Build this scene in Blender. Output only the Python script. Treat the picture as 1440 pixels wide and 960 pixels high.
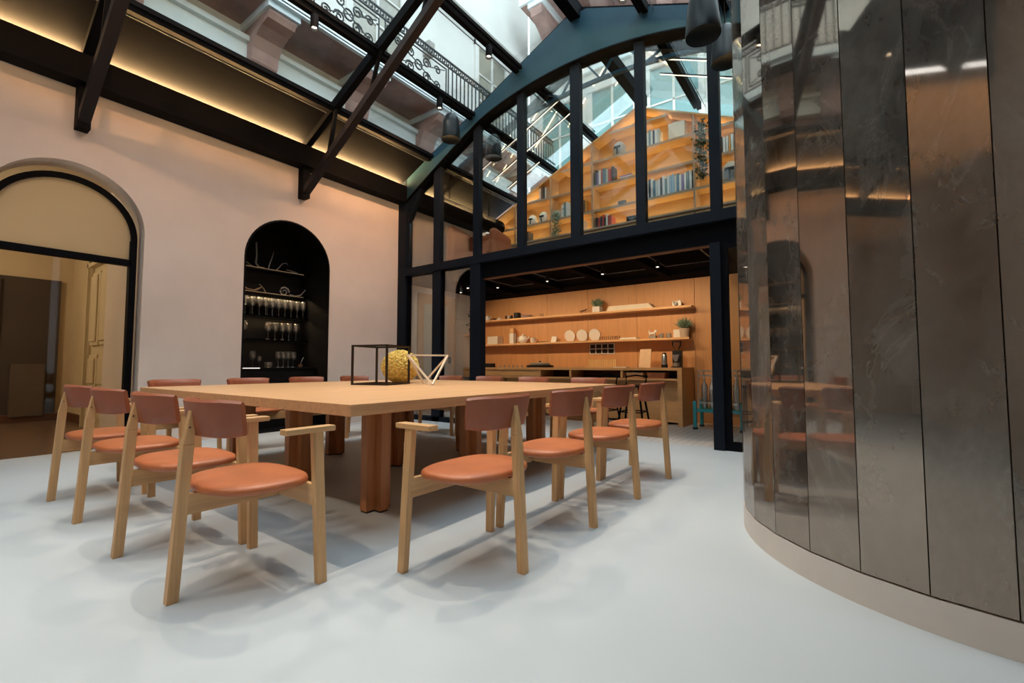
import bpy, math, random
from mathutils import Vector, Matrix
random.seed(7)
SC = bpy.context.scene
COL = SC.collection
for o in list(bpy.data.objects):
    bpy.data.objects.remove(o)

# ------------------------------------------------------------------ camera
F_PX = 636.0
PITCH = math.atan(35 / F_PX)
YAW = math.atan(465 / F_PX)
CAM_Z = 0.94
cam_data = bpy.data.cameras.new('camera')
cam_data.sensor_width = 36.0
cam_data.lens = F_PX / 1440.0 * 36.0
cam_data.clip_start = 0.02
cam = bpy.data.objects.new('camera', cam_data)
COL.objects.link(cam)
_f = Vector((-math.sin(YAW) * math.cos(PITCH), math.cos(YAW) * math.cos(PITCH), math.sin(PITCH)))
_r = Vector((math.cos(YAW), math.sin(YAW), 0))
_u = _r.cross(_f)
cam.matrix_world = Matrix(((_r.x, _u.x, -_f.x, 0), (_r.y, _u.y, -_f.y, 0), (_r.z, _u.z, -_f.z, CAM_Z), (0, 0, 0, 1)))
SC.camera = cam

# ------------------------------------------------------------------ world, exposure
w = bpy.data.worlds.new('overcast_sky')
SC.world = w
w.use_nodes = True
bg = w.node_tree.nodes['Background']
bg.inputs['Color'].default_value = (0.80, 0.91, 1.0, 1)
bg.inputs['Strength'].default_value = 4.6
vs = SC.view_settings
vs.view_transform = 'Standard'
vs.look = 'None'
vs.exposure = 0.0
vs.gamma = 1.0
vs.use_curve_mapping = False
SC.cycles.max_bounces = 10
SC.cycles.diffuse_bounces = 4
SC.cycles.glossy_bounces = 5
SC.cycles.transparent_max_bounces = 16
SC.cycles.transmission_bounces = 6

SPOT_W = 165.0       # table spotlights
WALL_W = 98.0       # wall washing spotlights
SHELF_W = 62.0       # kitchen shelf spots
LED_E = 520.0          # emission of the cove strips


# ------------------------------------------------------------------ materials
def mat(name):
    m = bpy.data.materials.new(name)
    m.use_nodes = True
    nt = m.node_tree
    return m, nt, nt.nodes['Principled BSDF']


def rgba(c):
    return (c[0], c[1], c[2], 1.0)


def srgb(r, g, b):
    def f(v):
        v /= 255.0
        return v / 12.92 if v <= 0.04045 else ((v + 0.055) / 1.055) ** 2.4
    return (f(r), f(g), f(b))


def coords(nt, scale=(1, 1, 1), src='Object'):
    tc = nt.nodes.new('ShaderNodeTexCoord')
    mp = nt.nodes.new('ShaderNodeMapping')
    mp.inputs['Scale'].default_value = scale
    nt.links.new(tc.outputs[src], mp.inputs['Vector'])
    return mp.outputs['Vector']


def noise(nt, vec, scale, detail=4, rough=0.55, dist=0.0):
    n = nt.nodes.new('ShaderNodeTexNoise')
    n.inputs['Scale'].default_value = scale
    n.inputs['Detail'].default_value = detail
    n.inputs['Roughness'].default_value = rough
    n.inputs['Distortion'].default_value = dist
    nt.links.new(vec, n.inputs['Vector'])
    return n.outputs['Fac']


def ramp(nt, fac, stops):
    r = nt.nodes.new('ShaderNodeValToRGB')
    el = r.color_ramp.elements
    while len(el) < len(stops):
        el.new(0.5)
    for e, (p, c) in zip(el, stops):
        e.position = p
        e.color = rgba(c)
    nt.links.new(fac, r.inputs['Fac'])
    return r.outputs['Color']


def bump(nt, bs, height, strength, dist=0.01):
    b = nt.nodes.new('ShaderNodeBump')
    b.inputs['Strength'].default_value = strength
    b.inputs['Distance'].default_value = dist
    nt.links.new(height, b.inputs['Height'])
    nt.links.new(b.outputs['Normal'], bs.inputs['Normal'])


def plain(name, c, rough=0.5, metal=0.0, var=0.10, scale=6.0, bmp=0.0, coat=0.0, spec=0.5):
    m, nt, bs = mat(name)
    v = coords(nt)
    f = noise(nt, v, scale)
    lo = tuple(x * (1 - var) for x in c)
    hi = tuple(min(1, x * (1 + var)) for x in c)
    nt.links.new(ramp(nt, f, [(0.3, lo), (0.7, hi)]), bs.inputs['Base Color'])
    bs.inputs['Roughness'].default_value = rough
    bs.inputs['Metallic'].default_value = metal
    bs.inputs['Specular IOR Level'].default_value = spec
    if coat:
        bs.inputs['Coat Weight'].default_value = coat
    if bmp:
        bump(nt, bs, noise(nt, v, scale * 12, 5), bmp, 0.004)
    return m


def wood(name, c, axis, rough=0.45, var=0.22, scale=1.0):
    """oak with its grain along one local axis"""
    m, nt, bs = mat(name)
    s = [22 * scale, 22 * scale, 22 * scale]
    s['xyz'.index(axis)] = 1.3 * scale
    v = coords(nt, s)
    f1 = noise(nt, v, 1.0, 5, 0.6, 0.6)
    s2 = [90 * scale] * 3
    s2['xyz'.index(axis)] = 2.2 * scale
    f2 = noise(nt, coords(nt, s2), 1.0, 3, 0.5)
    mx = nt.nodes.new('ShaderNodeMath')
    mx.operation = 'MULTIPLY_ADD'
    mx.inputs[1].default_value = 0.35
    nt.links.new(f2, mx.inputs[0])
    ml = nt.nodes.new('ShaderNodeMath')
    ml.operation = 'MULTIPLY'
    ml.inputs[1].default_value = 0.65
    nt.links.new(f1, ml.inputs[0])
    nt.links.new(ml.outputs[0], mx.inputs[2])
    lo = tuple(x * (1 - var) for x in c)
    hi = tuple(min(1, x * (1 + var * 0.7)) for x in c)
    nt.links.new(ramp(nt, mx.outputs[0], [(0.3, lo), (0.5, c), (0.72, hi)]), bs.inputs['Base Color'])
    bs.inputs['Roughness'].default_value = rough
    bump(nt, bs, mx.outputs[0], 0.12, 0.002)
    return m


def glass(name, tint=(1, 1, 1), rough=0.0, ior=1.45, refl=1.0):
    m = bpy.data.materials.new(name)
    m.use_nodes = True
    nt = m.node_tree
    nt.nodes.clear()
    out = nt.nodes.new('ShaderNodeOutputMaterial')
    mix = nt.nodes.new('ShaderNodeMixShader')
    tr = nt.nodes.new('ShaderNodeBsdfTransparent')
    tr.inputs['Color'].default_value = rgba(tint)
    gl = nt.nodes.new('ShaderNodeBsdfGlossy')
    gl.inputs['Roughness'].default_value = rough
    fr = nt.nodes.new('ShaderNodeFresnel')
    fr.inputs['IOR'].default_value = ior
    mu = nt.nodes.new('ShaderNodeMath')
    mu.operation = 'MULTIPLY'
    mu.inputs[1].default_value = refl
    nt.links.new(fr.outputs[0], mu.inputs[0])
    nt.links.new(mu.outputs[0], mix.inputs[0])
    nt.links.new(tr.outputs[0], mix.inputs[1])
    nt.links.new(gl.outputs[0], mix.inputs[2])
    nt.links.new(mix.outputs[0], out.inputs['Surface'])
    return m


def emit(name, c, strength):
    m, nt, bs = mat(name)
    bs.inputs['Base Color'].default_value = rgba(c)
    bs.inputs['Emission Color'].default_value = rgba(c)
    bs.inputs['Emission Strength'].default_value = strength
    return m


M = {}
M['plaster'] = plain('plaster_beige', srgb(213, 201, 192), 0.85, var=0.05, scale=1.6, bmp=0.05)
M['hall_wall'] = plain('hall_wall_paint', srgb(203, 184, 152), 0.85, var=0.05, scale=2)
M['hall_dark'] = plain('hall_dark_tone', srgb(70, 60, 53), 0.8, var=0.08, scale=2)
M['resin'] = plain('white_resin_floor', srgb(190, 199, 205), 0.42, var=0.025, scale=0.9, bmp=0.01)
M['black'] = plain('black_steel', (0.003, 0.0034, 0.005), 0.6, var=0.15, scale=5, spec=0.06)
M['navy'] = plain('blue_black_steel', (0.018, 0.058, 0.088), 0.5, var=0.08, scale=3, spec=0.2)
M['post'] = plain('midnight_steel', (0.004, 0.008, 0.015), 0.55, var=0.12, scale=3, spec=0.15)
M['matte_black'] = plain('matte_black_paint', (0.004, 0.004, 0.005), 0.9, spec=0.04)
M['bell'] = plain('satin_black_shell', (0.004, 0.008, 0.012), 0.36, var=0.1, spec=0.35)
M['rafter'] = plain('brown_black_steel', (0.014, 0.010, 0.012), 0.5, var=0.12, spec=0.25)
M['soffit'] = plain('black_soffit_board', (0.007, 0.007, 0.009), 0.8, spec=0.06)
M['silver'] = plain('aluminium_line', (0.3, 0.31, 0.33), 0.4, 0.9)
M['gasket'] = plain('grey_gasket', (0.12, 0.125, 0.13), 0.6)
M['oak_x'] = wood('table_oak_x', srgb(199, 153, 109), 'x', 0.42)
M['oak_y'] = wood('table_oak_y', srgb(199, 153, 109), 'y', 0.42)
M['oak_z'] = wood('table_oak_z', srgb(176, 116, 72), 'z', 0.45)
M['ch_x'] = wood('chair_oak_x', srgb(200, 157, 108), 'x', 0.5, 0.3)
M['ch_y'] = wood('chair_oak_y', srgb(200, 157, 108), 'y', 0.5, 0.3)
M['ch_z'] = wood('chair_oak_z', srgb(200, 157, 108), 'z', 0.5, 0.3)
M['leather'] = plain('tan_leather', srgb(178, 102, 62), 0.42, var=0.07, scale=9, bmp=0.12)
M['leather_back'] = plain('shaded_leather', srgb(146, 80, 52), 0.45, var=0.08, scale=9, bmp=0.12)  # chair leather again, with the backrests' shade put into its colour
M['wall_oak'] = wood('panel_oak_z', srgb(205, 148, 94), 'z', 0.5, 0.14)
M['shelf_oak'] = wood('shelf_oak_x', srgb(222, 172, 118), 'x', 0.5, 0.12)
M['case_oak'] = wood('bookcase_oak_x', srgb(206, 162, 106), 'x', 0.5, 0.14)
M['case_edge'] = wood('bookcase_edge', srgb(176, 146, 118), 'x', 0.5, 0.1)
M['counter'] = wood('counter_oak_x', srgb(206, 158, 106), 'x', 0.5, 0.14)
M['glass'] = glass('clear_glass', (0.93, 0.96, 0.95), refl=0.45)
M['roofglass'] = glass('roof_glass', (0.855, 0.895, 0.895), refl=0.35)
M['frost'] = glass('hall_glass', (0.96, 0.94, 0.90), refl=0.12)
M['wineglass'] = glass('wine_glass', (0.92, 0.92, 0.90), 0.03, 2.1, 1.0)
_nt = M['wineglass'].node_tree
_df = _nt.nodes.new('ShaderNodeBsdfDiffuse')
_df.inputs['Color'].default_value = (0.9, 0.88, 0.84, 1)
_mx = _nt.nodes.new('ShaderNodeMixShader')
_mx.inputs[0].default_value = 0.045
_out = [n_ for n_ in _nt.nodes if n_.type == 'OUTPUT_MATERIAL'][0]
_src = _out.inputs['Surface'].links[0].from_socket
_nt.links.new(_src, _mx.inputs[1])
_nt.links.new(_df.outputs[0], _mx.inputs[2])
_nt.links.new(_mx.outputs[0], _out.inputs['Surface'])
M['clearglass'] = glass('thin_clear_glass', (0.975, 0.975, 0.97), 0.02, 1.4, 1.0)
def frosted_mat():
    m, nt, bs = mat('frosted_glass')
    tl = nt.nodes.new('ShaderNodeBsdfTranslucent')
    v = coords(nt)
    nt.links.new(ramp(nt, noise(nt, v, 1.2, 2), [(0.3, (.80, .72, .56)), (0.7, (.88, .80, .64))]), tl.inputs['Color'])
    bs.inputs['Base Color'].default_value = rgba((.62, .55, .42))
    bs.inputs['Roughness'].default_value = 0.35
    mix = nt.nodes.new('ShaderNodeMixShader')
    mix.inputs[0].default_value = 0.72
    nt.links.new(bs.outputs[0], mix.inputs[1])
    nt.links.new(tl.outputs[0], mix.inputs[2])
    nt.links.new(mix.outputs[0], nt.nodes['Material Output'].inputs['Surface'])
    return m


M['frosted'] = frosted_mat()
M['led'] = emit('led_warm', (1.0, 0.60, 0.24), LED_E)
M['led_soft'] = emit('led_soft', (1.0, 0.72, 0.42), 2.5)
M['led_white'] = emit('led_line', (1.0, 0.88, 0.74), 5.0)
M['led_edge'] = emit('led_edge', (1.0, 0.72, 0.42), 0.16)
M['led_counter'] = emit('led_counter', (1.0, 0.95, 0.88), 0.8)
M['globe'] = emit('fill_lamp_globe', (1.0, 0.86, 0.66), 4.0)
M['led_lamp'] = emit('linear_led', (1.0, 0.86, 0.7), 1.3)
M['bulb'] = emit('spot_bulb', (1.0, 0.85, 0.62), 25.0)
M['white'] = plain('white_ceramic', srgb(236, 230, 220), 0.3, var=0.03)
M['cream'] = plain('cream_card', srgb(228, 214, 192), 0.7, var=0.04)
M['grey'] = plain('grey_ceramic', srgb(150, 145, 138), 0.5)
M['dark'] = plain('dark_plastic', (0.014, 0.014, 0.016), 0.45, spec=0.3)
M['niche_black'] = plain('niche_black_paint', (0.004, 0.004, 0.005), 0.55, spec=0.15)
M['brown'] = plain('dark_wood', srgb(92, 58, 38), 0.5)
M['teal'] = plain('teal_paint', srgb(30, 140, 150), 0.4)
M['green'] = plain('leaf_green', srgb(122, 142, 116), 0.5, var=0.3, scale=20)
M['darkgreen'] = plain('leaf_dark', srgb(52, 66, 34), 0.5, var=0.4, scale=25)
M['terracotta'] = plain('terracotta', srgb(176, 110, 74), 0.7)
M['gold'] = plain('gold_ball', srgb(220, 188, 100), 0.75, 0.0, var=0.30, scale=30)
M['rod'] = plain('pale_rod', srgb(214, 196, 172), 0.4)
M['bronze'] = plain('dark_bronze', (0.035, 0.025, 0.018), 0.4, 0.6)
M['bone'] = plain('bone_horn', srgb(128, 108, 80), 0.45, var=0.3, scale=20)
M['stucco_white'] = plain('white_stucco', srgb(208, 206, 199), 0.9, var=0.05, scale=1.2)
M['stucco_brown'] = plain('rose_stone', srgb(168, 136, 126), 0.9, var=0.2, scale=3.5, bmp=0.3)
M['stone_pale'] = plain('pale_stone', srgb(224, 232, 232), 0.85, var=0.06, scale=2)
M['teal_glass'] = plain('teal_pane', srgb(110, 150, 150), 0.08, var=0.15, scale=0.8)
M['dark_pane'] = plain('dim_pane', srgb(150, 146, 132), 0.1, var=0.2, scale=0.8)
M['iron'] = plain('wrought_iron', (0.02, 0.022, 0.024), 0.5)
M['hall_floor'] = wood('hall_parquet', srgb(120, 96, 76), 'y', 0.25, 0.12)
M['plinth'] = plain('metal_plinth', srgb(206, 198, 190), 0.5, 0.0, var=0.06, scale=3)
M['steel'] = plain('brushed_steel', (0.55, 0.54, 0.52), 0.28, 0.95)
M['clay'] = plain('tan_upholstery', srgb(176, 96, 56), 0.7, var=0.08, scale=8)
M['paint_cream'] = plain('cream_door_paint', srgb(206, 190, 158), 0.55, var=0.04)
M['door_grey'] = plain('grey_glazing', srgb(178, 176, 166), 0.35, var=0.1, scale=1.2)


def mirror_mat():
    m, nt, bs = mat('antique_bronze_mirror')
    v0 = coords(nt, (1, 1, 0.6), 'Object')
    oi = nt.nodes.new('ShaderNodeObjectInfo')
    sh_ = nt.nodes.new('ShaderNodeVectorMath')
    sh_.operation = 'MULTIPLY_ADD'
    sh_.inputs[1].default_value = (37.0, 37.0, 37.0)
    nt.links.new(oi.outputs['Random'], sh_.inputs[0])
    nt.links.new(v0, sh_.inputs[2])
    v = sh_.outputs[0]
    big = noise(nt, v, 1.9, 9, 0.62, 0.25)
    vein = noise(nt, v, 2.3, 9, 0.62, 0.9)
    # thin veins where the noise crosses its middle
    ab = nt.nodes.new('ShaderNodeMath')
    ab.operation = 'SUBTRACT'
    ab.inputs[1].default_value = 0.5
    nt.links.new(vein, ab.inputs[0])
    ab2 = nt.nodes.new('ShaderNodeMath')
    ab2.operation = 'ABSOLUTE'
    nt.links.new(ab.outputs[0], ab2.inputs[0])
    vr = ramp(nt, ab2.outputs[0], [(0.0, (.4, .4, .4)), (0.008, (0.12, 0.12, 0.12)), (0.03, (0, 0, 0))])
    br = ramp(nt, big, [(0.36, (0.05, 0.05, 0.05)), (0.72, (0.8, 0.8, 0.8))])
    fine = ramp(nt, noise(nt, v, 38, 4, 0.6), [(0.62, (0, 0, 0)), (0.8, (0.5, 0.5, 0.5))])
    mul = nt.nodes.new('ShaderNodeMath')
    mul.operation = 'MULTIPLY'
    nt.links.new(vr, mul.inputs[0])
    nt.links.new(big, mul.inputs[1])
    ad = nt.nodes.new('ShaderNodeMath')
    ad.operation = 'ADD'
    ad.use_clamp = True
    nt.links.new(mul.outputs[0], ad.inputs[0])
    nt.links.new(br, ad.inputs[1])
    ad2 = nt.nodes.new('ShaderNodeMath')
    ad2.operation = 'MULTIPLY_ADD'
    ad2.inputs[1].default_value = 0.10
    ad2.use_clamp = True
    nt.links.new(fine, ad2.inputs[0])
    nt.links.new(ad.outputs[0], ad2.inputs[2])
    sc_ = nt.nodes.new('ShaderNodeMath')
    sc_.operation = 'MULTIPLY'
    sc_.inputs[1].default_value = 0.62
    nt.links.new(ad2.outputs[0], sc_.inputs[0])
    bs.inputs['Base Color'].default_value = rgba((0.34, 0.275, 0.225))
    bs.inputs['Metallic'].default_value = 1.0
    bs.inputs['Roughness'].default_value = 0.035
    p2 = nt.nodes.new('ShaderNodeBsdfPrincipled')
    p2.inputs['Base Color'].default_value = rgba((0.29, 0.27, 0.24))
    p2.inputs['Roughness'].default_value = 0.5
    mix = nt.nodes.new('ShaderNodeMixShader')
    nt.links.new(sc_.outputs[0], mix.inputs[0])
    nt.links.new(bs.outputs[0], mix.inputs[1])
    nt.links.new(p2.outputs[0], mix.inputs[2])
    nt.links.new(mix.outputs[0], nt.nodes['Material Output'].inputs['Surface'])
    return m


M['mirror'] = mirror_mat()


def tile_mat():
    m, nt, bs = mat('small_white_tiles')
    v = coords(nt)
    b = nt.nodes.new('ShaderNodeTexBrick')
    b.offset = 0.0
    b.inputs['Scale'].default_value = 1.0
    b.inputs['Color1'].default_value = rgba(srgb(214, 210, 204))
    b.inputs['Color2'].default_value = rgba(srgb(205, 202, 196))
    b.inputs['Mortar'].default_value = rgba(srgb(160, 154, 148))
    b.inputs['Brick Width'].default_value = 0.1
    b.inputs['Row Height'].default_value = 0.1
    b.inputs['Mortar Size'].default_value = 0.005
    nt.links.new(v, b.inputs['Vector'])
    nt.links.new(b.outputs['Color'], bs.inputs['Base Color'])
    bs.inputs['Roughness'].default_value = 0.35
    return m


M['tiles'] = tile_mat()
_cc = {}


def colour(c, rough=0.6):
    """a plain procedural material for a book cover, a jar, ..."""
    k = (tuple(c), rough)
    if k not in _cc:
        _cc[k] = plain('paint_%d_%d_%d' % tuple(c), srgb(*c), rough, var=0.06, scale=10)
    return _cc[k]


# ------------------------------------------------------------------ mesh helpers
class MB:
    def __init__(s):
        s.v = []
        s.f = []
        s.m = []
        s.sm = []

    def face(s, idx, mi=0, smooth=False):
        s.f.append(tuple(idx))
        s.m.append(mi)
        s.sm.append(smooth)

    def hexa(s, b, t, mi=0):
        """b, t: four corners below and above, same winding (ccw from above)"""
        o = len(s.v)
        s.v += [tuple(p) for p in b] + [tuple(p) for p in t]
        for q in ((3, 2, 1, 0), (4, 5, 6, 7), (0, 1, 5, 4), (1, 2, 6, 5), (2, 3, 7, 6), (3, 0, 4, 7)):
            s.face([o + i for i in q], mi)
        return s

    def box(s, x0, x1, y0, y1, z0, z1, mi=0):
        x0, x1 = min(x0, x1), max(x0, x1)
        y0, y1 = min(y0, y1), max(y0, y1)
        z0, z1 = min(z0, z1), max(z0, z1)
        r = [(x0, y0), (x1, y0), (x1, y1), (x0, y1)]
        return s.hexa([(x, y, z0) for x, y in r], [(x, y, z1) for x, y in r], mi)

    def bar(s, a, b, wd, ht, up=(0, 0, 1), mi=0):
        """rectangular bar from a to b"""
        a = Vector(a)
        b = Vector(b)
        d = (b - a).normalized()
        up = Vector(up)
        if abs(d.dot(up)) > 0.98:
            up = Vector((0, 1, 0))
        sd = d.cross(up).normalized()
        u = sd.cross(d).normalized()
        q = [(-.5, -.5), (.5, -.5), (.5, .5), (-.5, .5)]
        A = [a + sd * (i * wd) + u * (j * ht) for i, j in q]
        B = [b + sd * (i * wd) + u * (j * ht) for i, j in q]
        return s.hexa(A, B, mi)

    def prism(s, pts, fn, d0, d1, mi=0):
        """polygon pts (u,v); fn(u,v,d) -> xyz; extruded d0..d1"""
        o = len(s.v)
        n = len(pts)
        s.v += [tuple(fn(u, v, d0)) for u, v in pts] + [tuple(fn(u, v, d1)) for u, v in pts]
        s.face(list(range(o + n - 1, o - 1, -1)), mi)
        s.face(list(range(o + n, o + 2 * n)), mi)
        for i in range(n):
            j = (i + 1) % n
            s.face((o + i, o + j, o + n + j, o + n + i), mi)
        return s

    def lathe(s, prof, c=(0, 0, 0), seg=20, mi=0, cap=True):
        o = len(s.v)
        n = len(prof)
        for r, z in prof:
            for k in range(seg):
                a = 2 * math.pi * k / seg
                s.v.append((c[0] + r * math.cos(a), c[1] + r * math.sin(a), c[2] + z))
        for i in range(n - 1):
            for k in range(seg):
                k2 = (k + 1) % seg
                s.face((o + i * seg + k, o + i * seg + k2, o + (i + 1) * seg + k2, o + (i + 1) * seg + k), mi, True)
        if cap:
            s.face([o + k for k in range(seg - 1, -1, -1)], mi)
            s.face([o + (n - 1) * seg + k for k in range(seg)], mi)
        return s

    def tube(s, pts, r, seg=8, mi=0):
        pts = [Vector(p) for p in pts]
        o = len(s.v)
        n = len(pts)
        rr = r if isinstance(r, (list, tuple)) else [r] * n
        ref = Vector((0.13, 0.31, 0.94)).normalized()
        for i, p in enumerate(pts):
            d = (pts[min(i + 1, n - 1)] - pts[max(i - 1, 0)]).normalized()
            if abs(d.dot(ref)) > 0.97:
                a1 = d.cross(Vector((1, 0.2, 0))).normalized()
            else:
                a1 = d.cross(ref).normalized()
            a2 = d.cross(a1)
            for k in range(seg):
                t = 2 * math.pi * k / seg
                s.v.append(tuple(p + (a1 * math.cos(t) + a2 * math.sin(t)) * rr[i]))
        for i in range(n - 1):
            for k in range(seg):
                k2 = (k + 1) % seg
                s.face((o + i * seg + k, o + i * seg + k2, o + (i + 1) * seg + k2, o + (i + 1) * seg + k), mi, True)
        s.face([o + k for k in range(seg - 1, -1, -1)], mi)
        s.face([o + (n - 1) * seg + k for k in range(seg)], mi)
        return s

    def build(s, name, mats, parent=None, loc=None, bevel=0.0):
        me = bpy.data.meshes.new(name)
        me.from_pydata(s.v, [], s.f)
        if not isinstance(mats, (list, tuple)):
            mats = [mats]
        for m_ in mats:
            me.materials.append(M[m_] if isinstance(m_, str) else m_)
        for p, mi, sm in zip(me.polygons, s.m, s.sm):
            p.material_index = mi
            p.use_smooth = sm
        me.update()
        import bmesh
        bm = bmesh.new()
        bm.from_mesh(me)
        bmesh.ops.recalc_face_normals(bm, faces=bm.faces)
        bm.to_mesh(me)
        bm.free()
        if any(s.sm):
            me.set_sharp_from_angle(angle=math.radians(50))
        o = bpy.data.objects.new(name, me)
        COL.objects.link(o)
        if parent is not None:
            o.parent = parent
        if loc is not None:
            o.location = loc
        if bevel:
            b = o.modifiers.new('bevel', 'BEVEL')
            b.width = bevel
            b.segments = 2
            b.limit_method = 'ANGLE'
        return o


def tag(o, label, cat, group=None):
    o['label'] = label
    o['category'] = cat
    if group:
        o['group'] = group
    return o


def thing(name, label, cat, loc=(0, 0, 0), rz=0.0, group=None):
    o = bpy.data.objects.new(name, None)
    o.empty_display_size = 0.1
    COL.objects.link(o)
    o.location = loc
    o.rotation_euler = (0, 0, rz)
    return tag(o, label, cat, group)


def struct(o, label=None):
    o['kind'] = 'structure'
    if label:
        o['label'] = label
    return o


def sroot(name, label=None):
    o = bpy.data.objects.new(name, None)
    o.empty_display_size = 0.1
    COL.objects.link(o)
    return struct(o, label)


def copy_tree(o, parent=None):
    c = o.copy()
    COL.objects.link(c)
    c.parent = parent
    for ch in list(o.children):
        copy_tree(ch, c)
    return c


def spot(parent, loc, target, power, angle, colour_, radius=0.03, blend=0.6, name='spot_lamp'):
    d = bpy.data.lights.new(name, 'SPOT')
    d.energy = power
    d.color = colour_
    d.spot_size = math.radians(angle)
    d.spot_blend = blend
    d.shadow_soft_size = radius
    o = bpy.data.objects.new(name, d)
    COL.objects.link(o)
    o.parent = parent
    o.location = loc
    v = Vector(target) - Vector(loc)
    o.rotation_euler = v.to_track_quat('-Z', 'Y').to_euler()
    return o


def area(parent, loc, target, power, sx, sy, colour_, name='led_lamp'):
    d = bpy.data.lights.new(name, 'AREA')
    d.energy = power
    d.color = colour_
    d.shape = 'RECTANGLE'
    d.size = sx
    d.size_y = sy
    o = bpy.data.objects.new(name, d)
    COL.objects.link(o)
    o.parent = parent
    o.location = loc
    v = Vector(target) - Vector(loc)
    o.rotation_euler = v.to_track_quat('-Z', 'Y').to_euler()
    return o


ORD = ['first', 'second', 'third', 'fourth', 'fifth', 'sixth', 'seventh', 'eighth', 'ninth', 'tenth', 'eleventh',
       'twelfth', 'thirteenth', 'fourteenth', 'fifteenth', 'sixteenth', 'seventeenth', 'eighteenth', 'nineteenth', 'twentieth']

# ------------------------------------------------------------------ dimensions
WX = -6.65           # face of the left wall
EY = 5.565           # glazed end wall
KY = 8.0             # kitchen back wall
BY = 7.85            # bookcase front
RX = 0.83            # right wall
RIDGE = -2.91
SL = 0.453


def roof_z(x):
    x = x if x <= RIDGE else 2 * RIDGE - x
    return 4.714 + SL * (x + 5.771)


def mir(x):
    return 2 * RIDGE - x


# ================================================================== THE SETTING
struct(MB().box(WX - 0.25, 3.2, -5.2, EY + 0.1, -0.12, 0.0).build('floor', 'resin'), 'pale seamless resin floor')
struct(MB().box(WX, RX, EY + 0.1, 8.1, -0.12, 0.0).build('floor_kitchen', 'tiles'), 'small white square tiles under the kitchen counter')
struct(MB().box(-11.6, WX - 0.25, -2.2, 2.6, -0.12, -0.004).build('floor_hall', 'hall_floor'), 'brown polished floor of the hall')

# left wall with a doorway arch, the niche arch and a wide opening further back
A1 = (1.05, 0.65, 2.5)       # centre y, radius, springing z of the doorway arch
A2 = (3.455, 0.635, 2.475)   # niche
TOPZ = 4.33
XB = WX - 0.32


def wall_left():
    mb = MB()

    def col(y0, y1, z0, z1=TOPZ):
        mb.box(XB, WX, y0, y1, z0, z1)
    col(-5.2, -3.6, 0)
    col(-3.6, -1.2, 2.75)
    col(-1.2, A1[0] - A1[1], 0)
    col(A1[0] + A1[1], A2[0] - A2[1], 0)
    col(A2[0] + A2[1], 8.2, 0)
    for cy, r, zs in (A1, A2):
        n = 28
        for i in range(n):
            a0 = math.pi - math.pi * i / n
            a1 = math.pi - math.pi * (i + 1) / n
            p0 = (cy + r * math.cos(a0), zs + r * math.sin(a0))
            p1 = (cy + r * math.cos(a1), zs + r * math.sin(a1))
            mb.hexa([(XB, p0[0], p0[1]), (WX, p0[0], p0[1]), (WX, p1[0], p1[1]), (XB, p1[0], p1[1])],
                    [(XB, p0[0], TOPZ), (WX, p0[0], TOPZ), (WX, p1[0], TOPZ), (XB, p1[0], TOPZ)])
    return struct(mb.build('wall_left', 'plaster'), 'beige plaster wall with an arched doorway and a black niche')


wall_left()
# the remaining walls of the hall: right side, behind the camera
struct(MB().box(RX, RX + 0.3, -5.2, 2.05, 0, TOPZ).build('wall_right', 'plaster'), 'beige plaster wall on the right')
struct(MB().box(RX, RX + 0.3, 4.5, 8.2, 0, TOPZ).build('wall_right_far', 'plaster'), 'beige plaster wall right of the kitchen')
gb = MB()
gb.prism([(WX, 0), (RX, 0), (RX, 4.3), (RIDGE, roof_z(RIDGE) - .05), (WX, 4.3)], lambda u, v, d: (u, d, v), -5.2, -4.9)
struct(gb.build('wall_rear', 'plaster'), 'beige gable wall behind the camera')

# hall behind the doorway
hall = sroot('wall_hall', 'walls of the hall behind the arched doorway')
MB().box(-11.6, -11.3, -2.2, 2.6, 0, 3.4).build('end_wall', 'hall_wall', hall)
MB().box(-11.3, XB, 1.88, 2.18, 0, 3.4).build('side_wall', 'hall_wall', hall)
MB().box(-11.3, XB, -2.2, -1.9, 0, 3.4).build('side_wall', 'hall_wall', hall)
MB().box(-11.3, XB, -2.2, 2.2, 3.4, 3.5).build('hall_ceiling', 'hall_wall', hall)
# dark slab on the hall end wall; the opening's shade is its colour
dk = MB()
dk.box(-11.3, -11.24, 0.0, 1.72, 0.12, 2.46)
dk.build('opening_shade', 'hall_dark', hall)
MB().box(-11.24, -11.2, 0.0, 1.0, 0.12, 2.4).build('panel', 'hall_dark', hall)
MB().box(-11.24, -11.14, 1.16, 1.56, 0.10, 0.98).build('radiator_panel', plain('hall_panel', srgb(92, 80, 70), 0.6), hall)
MB().box(-11.3, -11.18, -1.9, 1.88, 0, 0.13).build('skirting', 'brown', hall)
MB().box(-11.2, -7.0, 1.85, 1.88, 0, 0.13).build('skirting', 'brown', hall)
hlp = thing('hall_fill_lamp', 'added unseen globe lamp that brightens the hall', 'lamp', (-9.3, -0.9, 2.9))  # made-up lamp kept out of view, added to light the hall
MB().lathe([(.01, 0), (.09, .03), (.13, .12), (.09, .21), (.02, .25)], seg=20).build('globe', 'globe', hlp)
MB().tube([(0, 0, .25), (0, 0, .5)], .01, 8).build('rod', 'dark', hlp)
d = bpy.data.lights.new('hall_fill_light', 'POINT')
d.energy = 78
d.color = (1.0, 0.87, 0.66)
d.shadow_soft_size = 0.14
hl = bpy.data.objects.new('hall_fill_light', d)
COL.objects.link(hl)
hl.parent = hlp
hl.location = (0, 0, -.2)

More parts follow.
